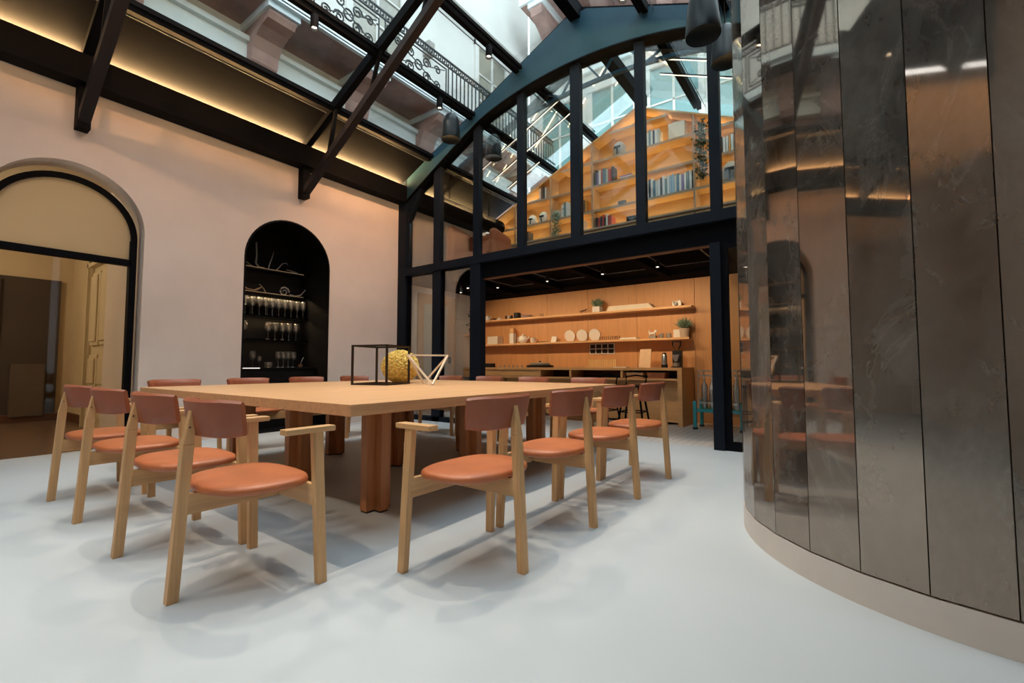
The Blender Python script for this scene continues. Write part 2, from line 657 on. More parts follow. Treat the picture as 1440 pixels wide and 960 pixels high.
# ornate cream door on the side wall of the hall
dr = sroot('door_1', 'cream panelled door in the hall')
MB().box(-9.75, -9.58, 1.80, 1.88, 0, 2.62).box(-8.42, -8.28, 1.80, 1.88, 0, 2.62).box(-9.75, -8.28, 1.80, 1.88, 2.5, 2.66).build('door_frame', 'paint_cream', dr)
MB().box(-9.66, -9.6, 1.76, 1.80, 0, 2.56).box(-9.66, -8.36, 1.76, 1.80, 2.5, 2.56).build('moulding', 'paint_cream', dr)
MB().box(-9.58, -8.42, 1.84, 1.87, 0, 2.5).build('leaf', 'paint_cream', dr)
for z0, z1 in ((0.12, 0.5), (0.62, 1.12), (1.26, 2.4)):
    for x0 in (-9.5, -8.95):
        MB().box(x0, x0 + .45, 1.80, 1.84, z0, z1).box(x0 + .06, x0 + .39, 1.775, 1.80, z0 + .06, z1 - .06).build('door_panel', 'paint_cream', dr, bevel=0.01)

MB().box(-8.30, XB, 1.72, 1.88, 0, 3.4).build('pier', 'plaster', hall)

# black steel arch frame with transom in the doorway
fr = sroot('window_1', 'black steel arched frame with transom glazing in the doorway')
FX = -6.83
fy0, fy1, fr_r = A1[0] - 0.62, A1[0] + 0.62, 0.62


def arch_ring(mb, cy, zs, r0, r1, x0, x1, n=28, a_from=math.pi, a_to=0.0):
    for i in range(n):
        a0 = a_from + (a_to - a_from) * i / n
        a1 = a_from + (a_to - a_from) * (i + 1) / n
        P = lambda r, a: (cy + r * math.cos(a), zs + r * math.sin(a))
        q = [P(r0, a0), P(r1, a0), P(r1, a1), P(r0, a1)]
        mb.hexa([(x0, y, z) for y, z in q], [(x1, y, z) for y, z in q])
    return mb


arch_ring(MB(), A1[0], 2.43, 0.562, 0.618, FX - 0.05, FX + 0.05).build('arch_frame', 'black', fr)
MB().box(FX - .05, FX + .05, A1[0] + .555, A1[0] + .618, 0, 2.43).build('frame_post', 'black', fr)
MB().box(FX - .05, FX + .05, A1[0] - .618, A1[0] - .555, 0, 2.43).build('frame_post', 'black', fr)
MB().box(FX - .05, FX + .05, A1[0] - .57, A1[0] + .57, 2.13, 2.20).build('transom_bar', 'black', fr)
pm = MB()
pts = [(A1[0] - .57, 2.2), (A1[0] + .57, 2.2)] + [(A1[0] + .57 * math.cos(t * math.pi / 24), 2.43 + .57 * math.sin(t * math.pi / 24)) for t in range(25)]
pm.prism(pts, lambda u, v, dd: (dd, u, v), FX - .006, FX + .006)
pm.build('pane', 'frosted', fr)
MB().box(FX - .006, FX + .006, A1[0] - .57, A1[0] + .57, 0.01, 2.13).build('pane', 'frost', fr)

# room behind the wide opening (seen only in the mirrored column)
rr_ = sroot('wall_reception', 'dim room behind the wide opening')
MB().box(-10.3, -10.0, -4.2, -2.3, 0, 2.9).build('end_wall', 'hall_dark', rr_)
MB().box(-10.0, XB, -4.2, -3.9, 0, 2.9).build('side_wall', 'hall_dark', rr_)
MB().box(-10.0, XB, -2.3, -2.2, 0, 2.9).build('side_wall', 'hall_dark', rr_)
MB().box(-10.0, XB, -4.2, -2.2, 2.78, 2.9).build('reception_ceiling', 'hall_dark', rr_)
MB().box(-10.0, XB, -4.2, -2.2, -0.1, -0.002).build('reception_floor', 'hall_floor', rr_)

# black wall beam with the cove strip, and the second one on the right
bm_ = sroot('trim_1', 'black steel wall beam with a warm light strip above')
MB().box(WX, -6.42, -4.9, EY - .08, 3.97, 4.27).build('beam', 'black', bm_)
MB().box(WX, -6.42, EY + .1, 7.8, 3.97, 4.27).build('beam', 'black', bm_)
MB().box(-6.63, -6.57, -4.9, EY - .1, 4.27, 4.288).build('light_strip', 'led', bm_)
MB().box(-6.63, -6.57, EY + .2, 7.7, 4.27, 4.288).build('light_strip', 'led', bm_)
MB().box(-6.568, -6.558, -4.9, EY - .1, 4.27, 4.292).build('added_strip_lip', 'black', bm_)  # unseen lip added to block sideways light from the strip
MB().box(-6.568, -6.558, EY + .2, 7.7, 4.27, 4.292).build('added_strip_lip', 'black', bm_)
bm2 = sroot('trim_2', 'black steel wall beam on the right with a warm light strip above')
MB().box(mir(-6.42), mir(WX), -4.9, EY - .08, 3.97, 4.27).build('beam', 'black', bm2)
MB().box(mir(-6.57), mir(-6.63), -4.9, EY - .1, 4.27, 4.288).build('light_strip', 'led', bm2)

# ------------------------------------------------------------------ glazed roof
roof = sroot('ceiling', 'pitched glass roof on black steel purlins and trusses')
PUR = [-5.83, -4.86, -3.92, RIDGE]
RAF = [-4.9, -3.9, -1.4, 1.1, 3.6, EY, 8.2]
for sgn in (0, 1):
    X = (lambda x: x) if sgn == 0 else mir
    # dark soffit from the eave to the first purlin
    mb = MB()
    for y0, y1 in zip(RAF[:-1], RAF[1:]):
        mb.hexa([(X(-6.66), y0, roof_z(-6.66)), (X(-5.83), y0, roof_z(-5.83)), (X(-5.83), y1, roof_z(-5.83)), (X(-6.66), y1, roof_z(-6.66))],
                [(X(-6.66), y0, roof_z(-6.66) + .06), (X(-5.83), y0, roof_z(-5.83) + .06), (X(-5.83), y1, roof_z(-5.83) + .06), (X(-6.66), y1, roof_z(-6.66) + .06)])
    mb.build('soffit_board', 'soffit', roof)
    for x in PUR[:-1]:
        z = roof_z(x)
        MB().bar((X(x), -4.9, z - .03), (X(x), 8.2, z - .03), .07, .13).build('purlin', 'black', roof)
        MB().bar((X(x) + (.075 if sgn == 0 else -.075), -4.9, z - .03), (X(x) + (.075 if sgn == 0 else -.075), 8.2, z - .03), .035, .05).build('lighting_track', 'black', roof)
        dx = -.10 if sgn == 0 else .10
        MB().bar((X(x) + dx, -4.9, roof_z(x - .1) - .03), (X(x) + dx, 8.2, roof_z(x - .1) - .03), .008, .012).build('gasket', 'gasket', roof)
    for y in RAF[1:-1]:
        MB().bar((X(-6.6), y, roof_z(-6.6) - .03), (RIDGE, y, roof_z(RIDGE) - .03), .09, .13).build('rafter', 'black', roof)
    xs = PUR
    for x0, x1 in zip(xs[:-1], xs[1:]):
        for y0, y1 in zip(RAF[:-1], RAF[1:]):
            a, b, e = X(x0), X(x1), 0.03
            solid = y1 < -1.0
            MB().hexa([(a, y0 + e, roof_z(x0) + .03), (b, y0 + e, roof_z(x1) + .03), (b, y1 - e, roof_z(x1) + .03), (a, y1 - e, roof_z(x0) + .03)],
                      [(a, y0 + e, roof_z(x0) + .042), (b, y0 + e, roof_z(x1) + .042), (b, y1 - e, roof_z(x1) + .042), (a, y1 - e, roof_z(x0) + .042)]).build('ceiling_board' if solid else 'glass_pane', 'soffit' if solid else 'roofglass', roof)
MB().bar((RIDGE, -4.9, roof_z(RIDGE) - .06), (RIDGE, 8.2, roof_z(RIDGE) - .06), .16, .2).build('ridge_beam', 'black', roof)


# trusses: lower chord rising from the wall, little foot and braces
def truss(y):
    t = sroot('trim_truss', 'black steel roof truss standing on the wall')
    for X in ((lambda x: x), mir):
        MB().bar((X(-6.60), y, 3.555), (X(-3.0), y, 5.70), .10, .10).build('lower_chord', 'rafter', t)
        MB().box(X(WX), X(-6.50), y - .055, y + .055, 3.50, 4.0).build('wall_foot', 'black', t)
        for xa, xb in ((-5.95, -5.75), (-5.0, -4.75), (-4.0, -3.85)):
            zc = 3.555 + (xa + 6.6) * (5.70 - 3.555) / 3.6
            MB().bar((X(xa), y, zc), (X(xb), y, roof_z(xb) - .05), .04, .04).build('brace', 'black', t)
            MB().tube([(X(xa) + .25 * (1 if X(0) == 0 else -1), y, zc + .17), (X(xa + .12), y, zc + .2), (X(xb), y, roof_z(xb) - .08)], .016, 6).build('curved_brace', 'black', t)


for y in (-1.4, 1.1, 3.6):
    truss(y)

# arched truss inside the gallery
t2 = sroot('trim_arch', 'arched steel truss inside the gallery')
Y2 = 6.3
pr = [(x, 5.40 - 0.16 * ((x - RIDGE) / 1.5) ** 2) for x in [RIDGE + 3.3 * (i / 12.0 - 1) for i in range(25)]]
for (xa, za), (xb, zb) in zip(pr[:-1], pr[1:]):
    MB().bar((xa, Y2, za), (xb, Y2, zb), .06, .05).build('arch_chord', 'navy', t2)
for x in (-5.0, -4.3, -3.6, -2.9, -2.2, -1.5, -.8):
    zc = 5.40 - 0.16 * ((x - RIDGE) / 1.5) ** 2
    MB().bar((x, Y2, zc), (x + .32, Y2, roof_z(x + .32) - .03), .03, .03).build('brace', 'navy', t2)
    MB().bar((x, Y2, zc), (x - .32, Y2, roof_z(x - .32) - .03), .03, .03).build('brace', 'navy', t2)
for sx in (0, 1):
    X = (lambda x: x) if sx == 0 else mir
    MB().bar((X(-6.5), Y2, roof_z(-6.5) - .05), (RIDGE, Y2, roof_z(RIDGE) - .05), .08, .12).build('rafter', 'black', t2)

# ------------------------------------------------------------------ glazed end wall
ew = sroot('wall_end', 'black steel glazed gable wall between hall and kitchen')
# gable plate: sloping top, arched bottom
tops, bots = [], []
n = 40
for i in range(n + 1):
    x = -6.45 + (mir(-6.45) + 6.45) * i / n
    zt = min(roof_z(x), 5.93)
    u = abs(x - RIDGE)
    zb = 5.235 - 0.262 * (u / 1.7) ** 2 if u < 1.7 else 4.973 - 0.49 * (u - 1.7) - 0.028 * (u - 1.7) ** 2
    tops.append((x, zt))
    bots.append((x, zb))
gp = MB()
for i in range(n):
    q0, q1, q2, q3 = bots[i], bots[i + 1], tops[i + 1], tops[i]
    gp.hexa([(q0[0], EY - .07, q0[1]), (q1[0], EY - .07, q1[1]), (q1[0], EY + .07, q1[1]), (q0[0], EY + .07, q0[1])],
            [(q3[0], EY - .07, q3[1]), (q2[0], EY - .07, q2[1]), (q2[0], EY + .07, q2[1]), (q3[0], EY + .07, q3[1])])
gp.build('arched_gable_plate', 'navy', ew)
fl = MB()
for i in range(n):
    q0, q1 = bots[i], bots[i + 1]
    fl.hexa([(q0[0], EY - .11, q0[1] - .02), (q1[0], EY - .11, q1[1] - .02), (q1[0], EY + .11, q1[1] - .02), (q0[0], EY + .11, q0[1] - .02)],
            [(q0[0], EY - .11, q0[1]), (q1[0], EY - .11, q1[1]), (q1[0], EY + .11, q1[1]), (q0[0], EY + .11, q0[1])])
fl.build('arch_flange', 'black', ew)
for X in ((lambda x: x), mir):
    MB().box(X(WX), X(-6.44), EY - .08, EY + .08, 0, 4.42).build('corner_post', 'post', ew)
    MB().hexa([(X(-6.45), EY - .06, 3.65), (X(-6.40), EY - .06, 3.65), (X(-6.40), EY + .06, 3.65), (X(-6.45), EY + .06, 3.65)],
              [(X(-6.45), EY - .06, 4.2), (X(-6.0), EY - .06, 4.32), (X(-6.0), EY + .06, 4.32), (X(-6.45), EY + .06, 4.2)]).build('haunch', 'post', ew)
MULL = [-5.67, -4.765, -3.88, -2.94, -2.01, -1.125, -0.2]


def arch_z(x):
    u = abs(x - RIDGE)
    return 5.235 - 0.262 * (u / 1.7) ** 2 if u < 1.7 else 4.973 - 0.49 * (u - 1.7) - 0.028 * (u - 1.7) ** 2


for x in MULL:
    wd = .075 if x in (-5.67, -2.94) else .06
    MB().box(x - wd, x + wd, EY - .05, EY + .05, 2.7, arch_z(x) + .03).build('mullion', 'post', ew)
edges = [-6.44] + MULL + [mir(-6.44)]
for x0, x1 in zip(edges[:-1], edges[1:]):
    z1 = min(arch_z(x0), arch_z(x1))
    zz = [(x0 + .03, 2.74), (x1 - .03, 2.74)] + [(x1 - .03 - (x1 - x0 - .06) * k / 4, arch_z(x1 - .03 - (x1 - x0 - .06) * k / 4) - .01) for k in range(5)]
    MB().prism(zz, lambda u, v, dd: (u, dd, v), EY - .008, EY + .008).build('glass_pane', 'glass', ew)
MB().box(-6.44, mir(-6.44), EY - .09, EY + .07, 2.60, 2.73).build('transom_beam', 'post', ew)
MB().box(-4.72, mir(-6.44), EY + .0, EY + .10, 2.36, 2.60).build('door_header', 'black', ew)
MB().box(-4.72, -1.15, EY + .01, EY + .1, 2.345, 2.36).build('door_track', 'brown', ew)
MB().box(-5.75, -5.565, EY - .05, EY + .05, 0, 2.60).build('post', 'post', ew)
MB().box(-4.865, -4.65, EY - .07, EY + .07, 0, 2.60).build('post', 'post', ew)
MB().box(-6.44, -4.86, EY - .05, EY + .05, 0, .08).build('sill', 'post', ew)
for x0, x1 in ((-6.44, -5.75), (-5.565, -4.865)):
    MB().box(x0, x1, EY - .006, EY + .006, .08, 2.60).build('glass_pane', 'glass', ew)
    MB().box(x0, x0 + .03, EY - .03, EY + .03, .08, 2.60).box(x1 - .03, x1, EY - .03, EY + .03, .08, 2.60).build('glazing_bead', 'black', ew)
# glass door leaf on the right
dl = sroot('door_2', 'black framed glass door leaf beside the mirrored column')
MB().box(-1.205, -1.09, EY - .06, EY + .06, 0, 2.36).build('door_post', 'post', dl)
MB().box(-1.09, -0.30, EY - .03, EY + .03, 0, .10).box(-1.09, -.3, EY - .03, EY + .03, 2.28, 2.36).box(-1.09, -1.02, EY - .03, EY + .03, .1, 2.28).box(-.36, -.3, EY - .03, EY + .03, .1, 2.28).build('door_frame', 'black', dl)
MB().box(-1.02, -.36, EY - .006, EY + .006, .1, 2.28).build('pane', 'glass', dl)

# ------------------------------------------------------------------ gallery floor over the kitchen
gal = sroot('ceiling_kitchen', 'black panelled ceiling under the gallery floor')
MB().box(WX, RX, EY + .1, 8.0, 2.5, 2.7).build('gallery_slab', 'matte_black', gal)
for x in (-5.35, -4.32, -3.31, -2.3, -1.3):
    MB().box(x - .06, x + .06, EY + .1, 7.5, 2.40, 2.5).build('ceiling_joist', 'matte_black', gal)
MB().box(WX, RX, 7.5, 8.0, 2.44, 2.5).build('ceiling_band', 'matte_black', gal)
for x0, x1 in ((-5.1, -4.5), (-4.13, -3.45), (-3.17, -2.41), (-2.18, -1.48)):
    v = thing('ceiling_vent', 'x', 'vent', ((x0 + x1) / 2, 6.62, 2.5))
    hw = (x1 - x0) / 2
    mb = MB()
    for sx in (-1, 1):
        mb.box(sx * hw - .006, sx * hw + .006, -.42, .42, -.012, 0)
        mb.box(-hw, hw, sx * .42 - .006, sx * .42 + .006, -.012, 0)
    mb.build('frame', 'silver', v)
    MB().box(-hw + .02, hw - .02, -.40, .40, -.008, 0).build('grille', 'matte_black', v)
    for k in range(9):
        yy = -.36 + k * .09
        MB().box(-hw + .03, hw - .03, yy - .008, yy + .008, -.014, -.008).build('slat', 'matte_black', v)
    v['label'] = {-5.1: 'black framed ceiling vent nearest the left kitchen post', -4.13: 'second black framed ceiling vent from the left kitchen post',
                  -3.17: 'third black framed ceiling vent from the left kitchen post', -2.18: 'black framed ceiling vent nearest the right glass door'}[x0]
    v['group'] = 'ceiling vents over the kitchen'

# kitchen back wall: oak panels
wb = sroot('wall_back', 'oak panelled back wall of the kitchen')
MB().box(WX, RX, KY, KY + .2, 0, 2.5).build('wall_core', 'brown', wb)
px0 = [-6.64, -5.86, -4.925, -3.99, -3.01, -2.0, -1.05, -.1, .82]
for a, b in zip(px0[:-1], px0[1:]):
    MB().box(-(b - a) / 2 + .003, (b - a) / 2 - .003, -.02, 0, 0, 2.46).build('panel', 'wall_oak', wb, ((a + b) / 2, KY, 0))

# door and its frame on the left wall of the kitchen
dk2 = sroot('door_3', 'oak framed glazed door on the left wall of the kitchen')
MB().box(WX, WX + .03, 5.97, 6.07, 0, 2.34).box(WX, WX + .03, 6.92, 7.02, 0, 2.34).box(WX, WX + .03, 5.97, 7.02, 2.28, 2.38).build('door_frame', wood('door_oak', srgb(196, 160, 126), 'z', .5, .1), dk2)
MB().box(WX, WX + .02, 6.07, 6.92, 0, 2.28).build('leaf', wood('door_leaf_oak', srgb(188, 152, 120), 'z', .5, .1), dk2)
MB().box(WX + .02, WX + .026, 6.13, 6.78, .15, 2.18).build('pane', 'door_grey', dk2)
MB().box(WX + .02, WX + .05, 6.82, 6.87, 1.0, 1.12).tube([(WX + .07, 6.70, 1.12), (WX + .07, 6.86, 1.12)], .012).build('handle', 'dark', dk2)

# ================================================================== MIRRORED COLUMN
CC = (0.59, 3.265)
CR = 1.115
col = thing('mirror_column', 'tall round column clad in antique bronze mirror panels on a grey plinth', 'column', (CC[0], CC[1], 0))
MB().lathe([(CR + .005, 0), (CR + .005, .122)], seg=96).build('plinth', 'plinth', col)
NP = 33
st = 2 * math.pi / NP
a_first = math.radians(-98.2)
hw = CR * math.tan(st / 2)
pan = None
for k in range(NP):
    am = a_first - st * (k + 0.5)
    if pan is None:
        mb = MB()
        zc = [.13, 1.05, 1.97, 2.89, 3.81]
        mb.box(-.012, 0, -hw + .002, hw - .002, .13, 4.0)
        pan = mb.build('mirror_panel', 'mirror', col)
        o = pan
    else:
        o = pan.copy()
        COL.objects.link(o)
        o.parent = col
    o.location = (CR * math.cos(am), CR * math.sin(am), 0)
    o.rotation_euler = (0, 0, am)
MB().lathe([(CR - .013, .122), (CR - .013, 4.0)], seg=66).build('core', 'brown', col)
MB().lathe([(CR + .01, 4.0), (CR + .01, 4.06)], seg=66).build('cap_ring', 'black', col)

# ================================================================== TABLE
TX0, TX1, TY0, TY1 = -5.06, -1.92, 1.31, 4.46
TZ = .755
tcx, tcy = (TX0 + TX1) / 2, (TY0 + TY1) / 2
tb = thing('dining_table', 'large square oak dining table on nine cross-shaped legs', 'table', (tcx, tcy, 0))
MB().box(TX0 - tcx, TX1 - tcx, TY0 - tcy, TY1 - tcy, TZ - .058, TZ).build('tabletop', 'oak_y', tb, bevel=.002)
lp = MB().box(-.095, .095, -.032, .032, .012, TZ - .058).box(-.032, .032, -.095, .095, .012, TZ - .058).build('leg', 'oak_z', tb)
lf = MB().box(-.09, .09, -.03, .03, 0, .012).box(-.03, .03, -.09, .09, 0, .012).build('foot_pad', 'dark', lp)
first = True
for lx in (-2.52, tcx, TX0 + TX1 + 2.52):
    for ly in (1.92, 2.86, 3.85):
        o = lp if first else copy_tree(lp, tb)
        first = False
        o.location = (lx - tcx, ly - tcy, 0)
        o.rotation_euler = (0, 0, 0)

# ================================================================== CHAIRS


def make_chair():
    c = thing('dining_chair', 'x', 'chair', group='three-legged oak armchairs around the table')
    for s in (-1, 1):
        bx, by = s * .318, .45
        tx, ty = s * .302, .425
        hb, ht = (.0165, .021), (.017, .023)
        R = lambda cx, cy, h, z: [(cx - h[0], cy - h[1], z), (cx + h[0], cy - h[1], z), (cx + h[0], cy + h[1], z), (cx - h[0], cy + h[1], z)]
        MB().hexa(R(bx, by, hb, 0), R(tx, ty, ht, .652)).build('leg', 'ch_z', c, bevel=.003)
        MB().box(tx - .029, tx + .029, .275, .50, .652, .676).build('armrest', 'ch_y', c, bevel=.003)
    # rear leg, leaning forward, chisel-shaped top
    L = MB()
    R = lambda cy, hx, h0, h1, z: [(-hx, cy - h0, z), (hx, cy - h0, z), (hx, cy + h1, z), (-hx, cy + h1, z)]
    L.hexa(R(0, .019, .021, .021, 0), R(.036, .021, .022, .020, .62))
    L.hexa(R(.036, .021, .022, .020, .62), R(.046, .016, .007, .012, .758))
    L.build('rear_leg', 'ch_z', c, bevel=.003)
    MB().tube([(.014, .036, .69), (.0215, .036, .69)], .004, 8).build('screw', 'brown', c)
    MB().box(-.305, .305, .412, .436, .335, .425).build('cross_rail', 'ch_x', c, bevel=.002)
    MB().box(-.013, .013, .03, .412, .335, .418).build('spine_rail', 'ch_y', c, bevel=.002)
    # seat
    S = MB()
    N = 44

    def outline(k):
        ring = []
        for i in range(N):
            a = 2 * math.pi * i / N
            ca, sa = math.cos(a), math.sin(a)
            e = 2 / 2.7
            x = .276 * math.copysign(abs(ca) ** e, ca)
            y = .208 * math.copysign(abs(sa) ** e, sa)
            x *= 1 + .08 * (y / .208)
            ring.append((x * k, y * k + .272))
        return ring
    rings = [(.90, .415), (.985, .424), (1.0, .436), (.985, .448), (.93, .455), (.7, .459), (.35, .459)]
    for k, z in rings:
        S.v += [(x, y, z) for x, y in outline(k)]
    S.v += [(0, .272, .459)]
    for r in range(len(rings) - 1):
        for i in range(N):
            j = (i + 1) % N
            S.face((r * N + i, r * N + j, (r + 1) * N + j, (r + 1) * N + i), 0, True)
    t_ = (len(rings) - 1) * N
    for i in range(N):
        S.face((t_ + i, t_ + (i + 1) % N, len(S.v) - 1), 0, True)
    S.face(list(range(N - 1, -1, -1)), 0)
    S.build('seat', 'leather', c)
    # curved backrest
    B = MB()
    nc = 17
    sec = [(-.014, .655), (-.017, .70), (-.015, .76), (-.013, .795), (0.0, .806), (.013, .797), (.015, .76), (.016, .70), (.014, .655), (0, .648)]
    ns = len(sec)
    for i in range(nc):
        t = i / (nc - 1) * 2 - 1
        th = t * .64
        Rr = .365
        end = 1.0 - .10 * max(0, abs(t) - .8) / .2
        for q, (dy, z) in enumerate(sec):
            rad = Rr - dy
            lean = -.18 * (z - .72)
            zz = .727 + (z - .727) * end
            B.v.append((rad * math.sin(th) * (1 + (z - .727) * .75), .062 + .025 * max(0, abs(t) - .72) / .28 + Rr - rad * math.cos(th) + lean, zz))
    for i in range(nc - 1):
        for q in range(ns):
            q2 = (q + 1) % ns
            B.face((i * ns + q, i * ns + q2, (i + 1) * ns + q2, (i + 1) * ns + q), 0, True)
    B.face(list(range(ns)), 0)
    B.face([(nc - 1) * ns + q for q in range(ns - 1, -1, -1)], 0)
    B.build('backrest', 'leather_back', c)
    return c


chair = make_chair()
spots = []
names_l = ['nearest the camera in the left front row', 'second from the camera in the left front row',
           'third from the camera in the left front row', 'farthest left in the front row, beside the doorway']
for x, nm in zip((-2.19, -2.925, -3.747, -4.508), names_l):
    spots.append((x, .695, 0, nm))
names_c = ['nearest the camera in the right row', 'second from the camera in the right row',
           'third from the camera in the right row', 'at the far end of the right row, before the kitchen']
for y, nm in zip((1.74, 2.465, 3.17, 3.88), names_c):
    spots.append((-1.21, y, 90, nm))
names_w = ['on the wall side, left of the black niche', 'on the wall side, in front of the niche edge',
           'on the wall side, in front of the niche centre', 'on the wall side, behind the wire cube']
for y, nm in zip((1.74, 2.46, 3.17, 3.88), names_w):
    spots.append((-5.74, y, -90, nm))
names_n = ['on the far side, behind the wire tetrahedron', 'on the far side, beside the kitchen post',
           'on the far side, second from the right', 'on the far side, before the open counter compartments']
for x, nm in zip((-4.65, -3.93, -3.2, -2.43), names_n):
    spots.append((x, 4.98, 180, nm))
for i, (x, y, a, nm) in enumerate(spots):
    o = chair if i == 0 else copy_tree(chair)
    o.location = (x, y, 0)
    o.rotation_euler = (0, 0, math.radians(a))
    o['label'] = 'tan leather oak armchair ' + nm

# ================================================================== THINGS ON THE TABLE
CS = .4
cube = thing('wire_cube', 'dark bronze open wire cube standing on the table', 'sculpture', (-3.579, 2.833, TZ))
rv = Vector((math.cos(YAW), math.sin(YAW), 0))
fv = Vector((-math.sin(YAW), math.cos(YAW), 0))
ca, sa = math.cos(math.radians(18.9)), math.sin(math.radians(18.9))
e1 = (-rv * ca + fv * sa) * CS
e2 = (rv * sa + fv * ca) * CS
up = Vector((0, 0, CS))
lo = Vector((0, 0, .0095))
hi = Vector((0, 0, CS - .0095))
P4 = [Vector((0, 0, 0)), e1, e1 + e2, e2]
for i in range(4):
    j = (i + 1) % 4
    MB().bar(P4[i] + lo, P4[j] + lo, .018, .018).build('bottom_bar', 'bronze', cube)
    MB().bar(P4[i] + hi, P4[j] + hi, .018, .018).build('top_bar', 'bronze', cube)
    MB().bar(P4[i], P4[i] + up, .018, .018, up=tuple(e1)).build('upright', 'bronze', cube)

# gold crumpled ball
bl = MB()
nlat, nlon = 90, 140
import mathutils
for i in range(nlat + 1):
    th = math.pi * i / nlat
    for j in range(nlon):
        ph = 2 * math.pi * j / nlon
        d_ = Vector((math.sin(th) * math.cos(ph), math.sin(th) * math.sin(ph), math.cos(th)))
        nz = mathutils.noise.fractal(d_ * 9.0, 0.7, 2.1, 5)
        rg = abs(mathutils.noise.noise(d_ * 11.0))
        r2 = abs(mathutils.noise.noise(d_ * 19.0 + Vector((5, 2, 1))))
        r = .205 * (1 + .05 * nz - .10 * max(0, .15 - rg) / .15 - .05 * max(0, .12 - r2) / .12)
        bl.v.append((d_.x * r, d_.y * r, d_.z * r * .9 + .183))
for i in range(nlat):
    for j in range(nlon):
        j2 = (j + 1) % nlon
        bl.face((i * nlon + j, (i + 1) * nlon + j, (i + 1) * nlon + j2, i * nlon + j2), 0, True)
tag(bl.build('gold_ball', 'gold', None, (-3.99, 3.345, TZ)), 'crumpled golden ball behind the wire cube on the table', 'ornament')

# pale tetrahedron frame
te = thing('wire_tetrahedron', 'pale wooden rod tetrahedron balanced on one edge on the table', 'sculpture', (-3.402, 3.209, TZ))
E_ = .41
h_ = E_ / math.sqrt(2)
da = (rv * .92 + fv * .39).normalized()
db = Vector((-da.y, da.x, 0))
V4 = [da * (E_ / 2) + Vector((0, 0, h_ + .008)), -da * (E_ / 2) + Vector((0, 0, h_ + .008)), db * (E_ / 2) + Vector((0, 0, .008)), -db * (E_ / 2) + Vector((0, 0, .008))]
for i in range(4):
    for j in range(i + 1, 4):
        MB().bar(V4[i], V4[j], .016, .016).build('rod', 'rod', te)

# ================================================================== NICHE
nx = WX - .78
ni = thing('display_niche', 'black arched display niche with lit shelves in the plaster wall', 'niche', (nx, A2[0], 0))
mb = MB()
t_ = .012
R_ = A2[1]
ysc = R_ - t_
mb.box(0, .02, -R_, R_, 0, A2[2] + R_)
mb.build('back_panel', 'niche_black', ni)
MB().box(.02, .79, -R_ - .01, -R_ + t_, 0, A2[2]).build('side_panel', 'niche_black', ni)
MB().box(.02, .79, R_ - t_, R_ + .01, 0, A2[2]).build('side_panel', 'niche_black', ni)
av = MB()
n = 24
for i in range(n):
    a0, a1 = math.pi * i / n, math.pi * (i + 1) / n
    P = lambda r, a: (r * math.cos(a), A2[2] + r * math.sin(a))
    q = [P(R_ - t_, a0), P(R_ + .01, a0), P(R_ + .01, a1), P(R_ - t_, a1)]
    av.hexa([(.02, y, z) for y, z in q], [(.79, y, z) for y, z in q])
av.build('vault', 'niche_black', ni)
MB().box(.02, .79, -R_ + t_, R_ - t_, 0, .02).build('base', 'niche_black', ni)
NSH = [2.462, 2.085, 1.735, 1.358]
FXL = .24     # front of the shelves, local x
for z in NSH:
    s = MB().box(.02, FXL, -R_ + t_, R_ - t_, z - .018, z).box(FXL - .006, FXL, -R_ + t_, R_ - t_, z - .034, z).build('shelf', 'niche_black', ni)
    if z > 1.8:
        MB().box(FXL, FXL + .004, -R_ + .03, R_ - .12, z - .009, z - .005).build('edge_light', 'led_edge', s)
    area(ni, (FXL - .025, 0, z - .022), (FXL - .06, 0, z - 1), {2.462: .35, 2.085: 6.0, 1.735: 4.0, 1.358: 1.6}[z], 1.1, .02, (1, .68, .36))
ct = MB().box(.02, .5, -R_ + t_, R_ - t_, .90, .925).build('counter_shelf', 'niche_black', ni)
MB().box(.5, .506, -R_ + .02, R_ - .9, .908, .92).build('edge_light', 'led_counter', ct)
MB().box(.02, .48, -R_ + t_, R_ - t_, .02, .90).build('lower_cabinet', 'niche_black', ni)


def wine_proto():
    g = thing('wine_glass', 'x', 'glass')
    MB().lathe([(.032, 0), (.030, .004), (.006, .008), (.004, .02)], seg=14).build('foot', 'wineglass', g)
    MB().lathe([(.004, .02), (.004, .09)], seg=8).build('stem', 'wineglass', g)
    MB().lathe([(.004, .09), (.030, .112), (.040, .14), (.038, .175), (.031, .215), (.029, .215), (.036, .175), (.038, .14), (.028, .114), (.002, .094)], seg=16).build('bowl', 'wineglass', g)
    return g


wg = wine_proto()
first = True
rows = [(NSH[2], [-.55 + .101 * i for i in range(12)] + [-.50 + .13 * i for i in range(5)], 'upper'),
        (NSH[3], [-.56, -.46, -.36, .0, .11, .23, .33, .45], 'middle'),
        (.925, [-.28, -.18, .10, .18, .26, .34], 'lower')]
for z, ys, nm in rows:
    for i, yy in enumerate(ys):
        o = wg if first else copy_tree(wg)
        first = False
        xx = nx + (.16 if nm != 'lower' else .3)
        back = nm == 'upper' and i >= 12
        if back:
            xx = nx + .075
        o.location = (xx, A2[0] + yy, z)
        sc_ = 1.28 if nm != 'lower' else (1.15 if i != 1 else .8)
        o.scale = (sc_, sc_, sc_)
        rowname = {'upper': 'top glass shelf of the niche', 'middle': 'second glass shelf of the niche', 'lower': 'niche counter'}[nm]
        if back:
            o['label'] = 'wine glass, %s from left at the back of the %s' % (ORD[i - 12], rowname)
        else:
            o['label'] = 'clear wine glass, %s from left in front on the %s' % (ORD[i], rowname)
        o['group'] = 'wine glasses in the niche'


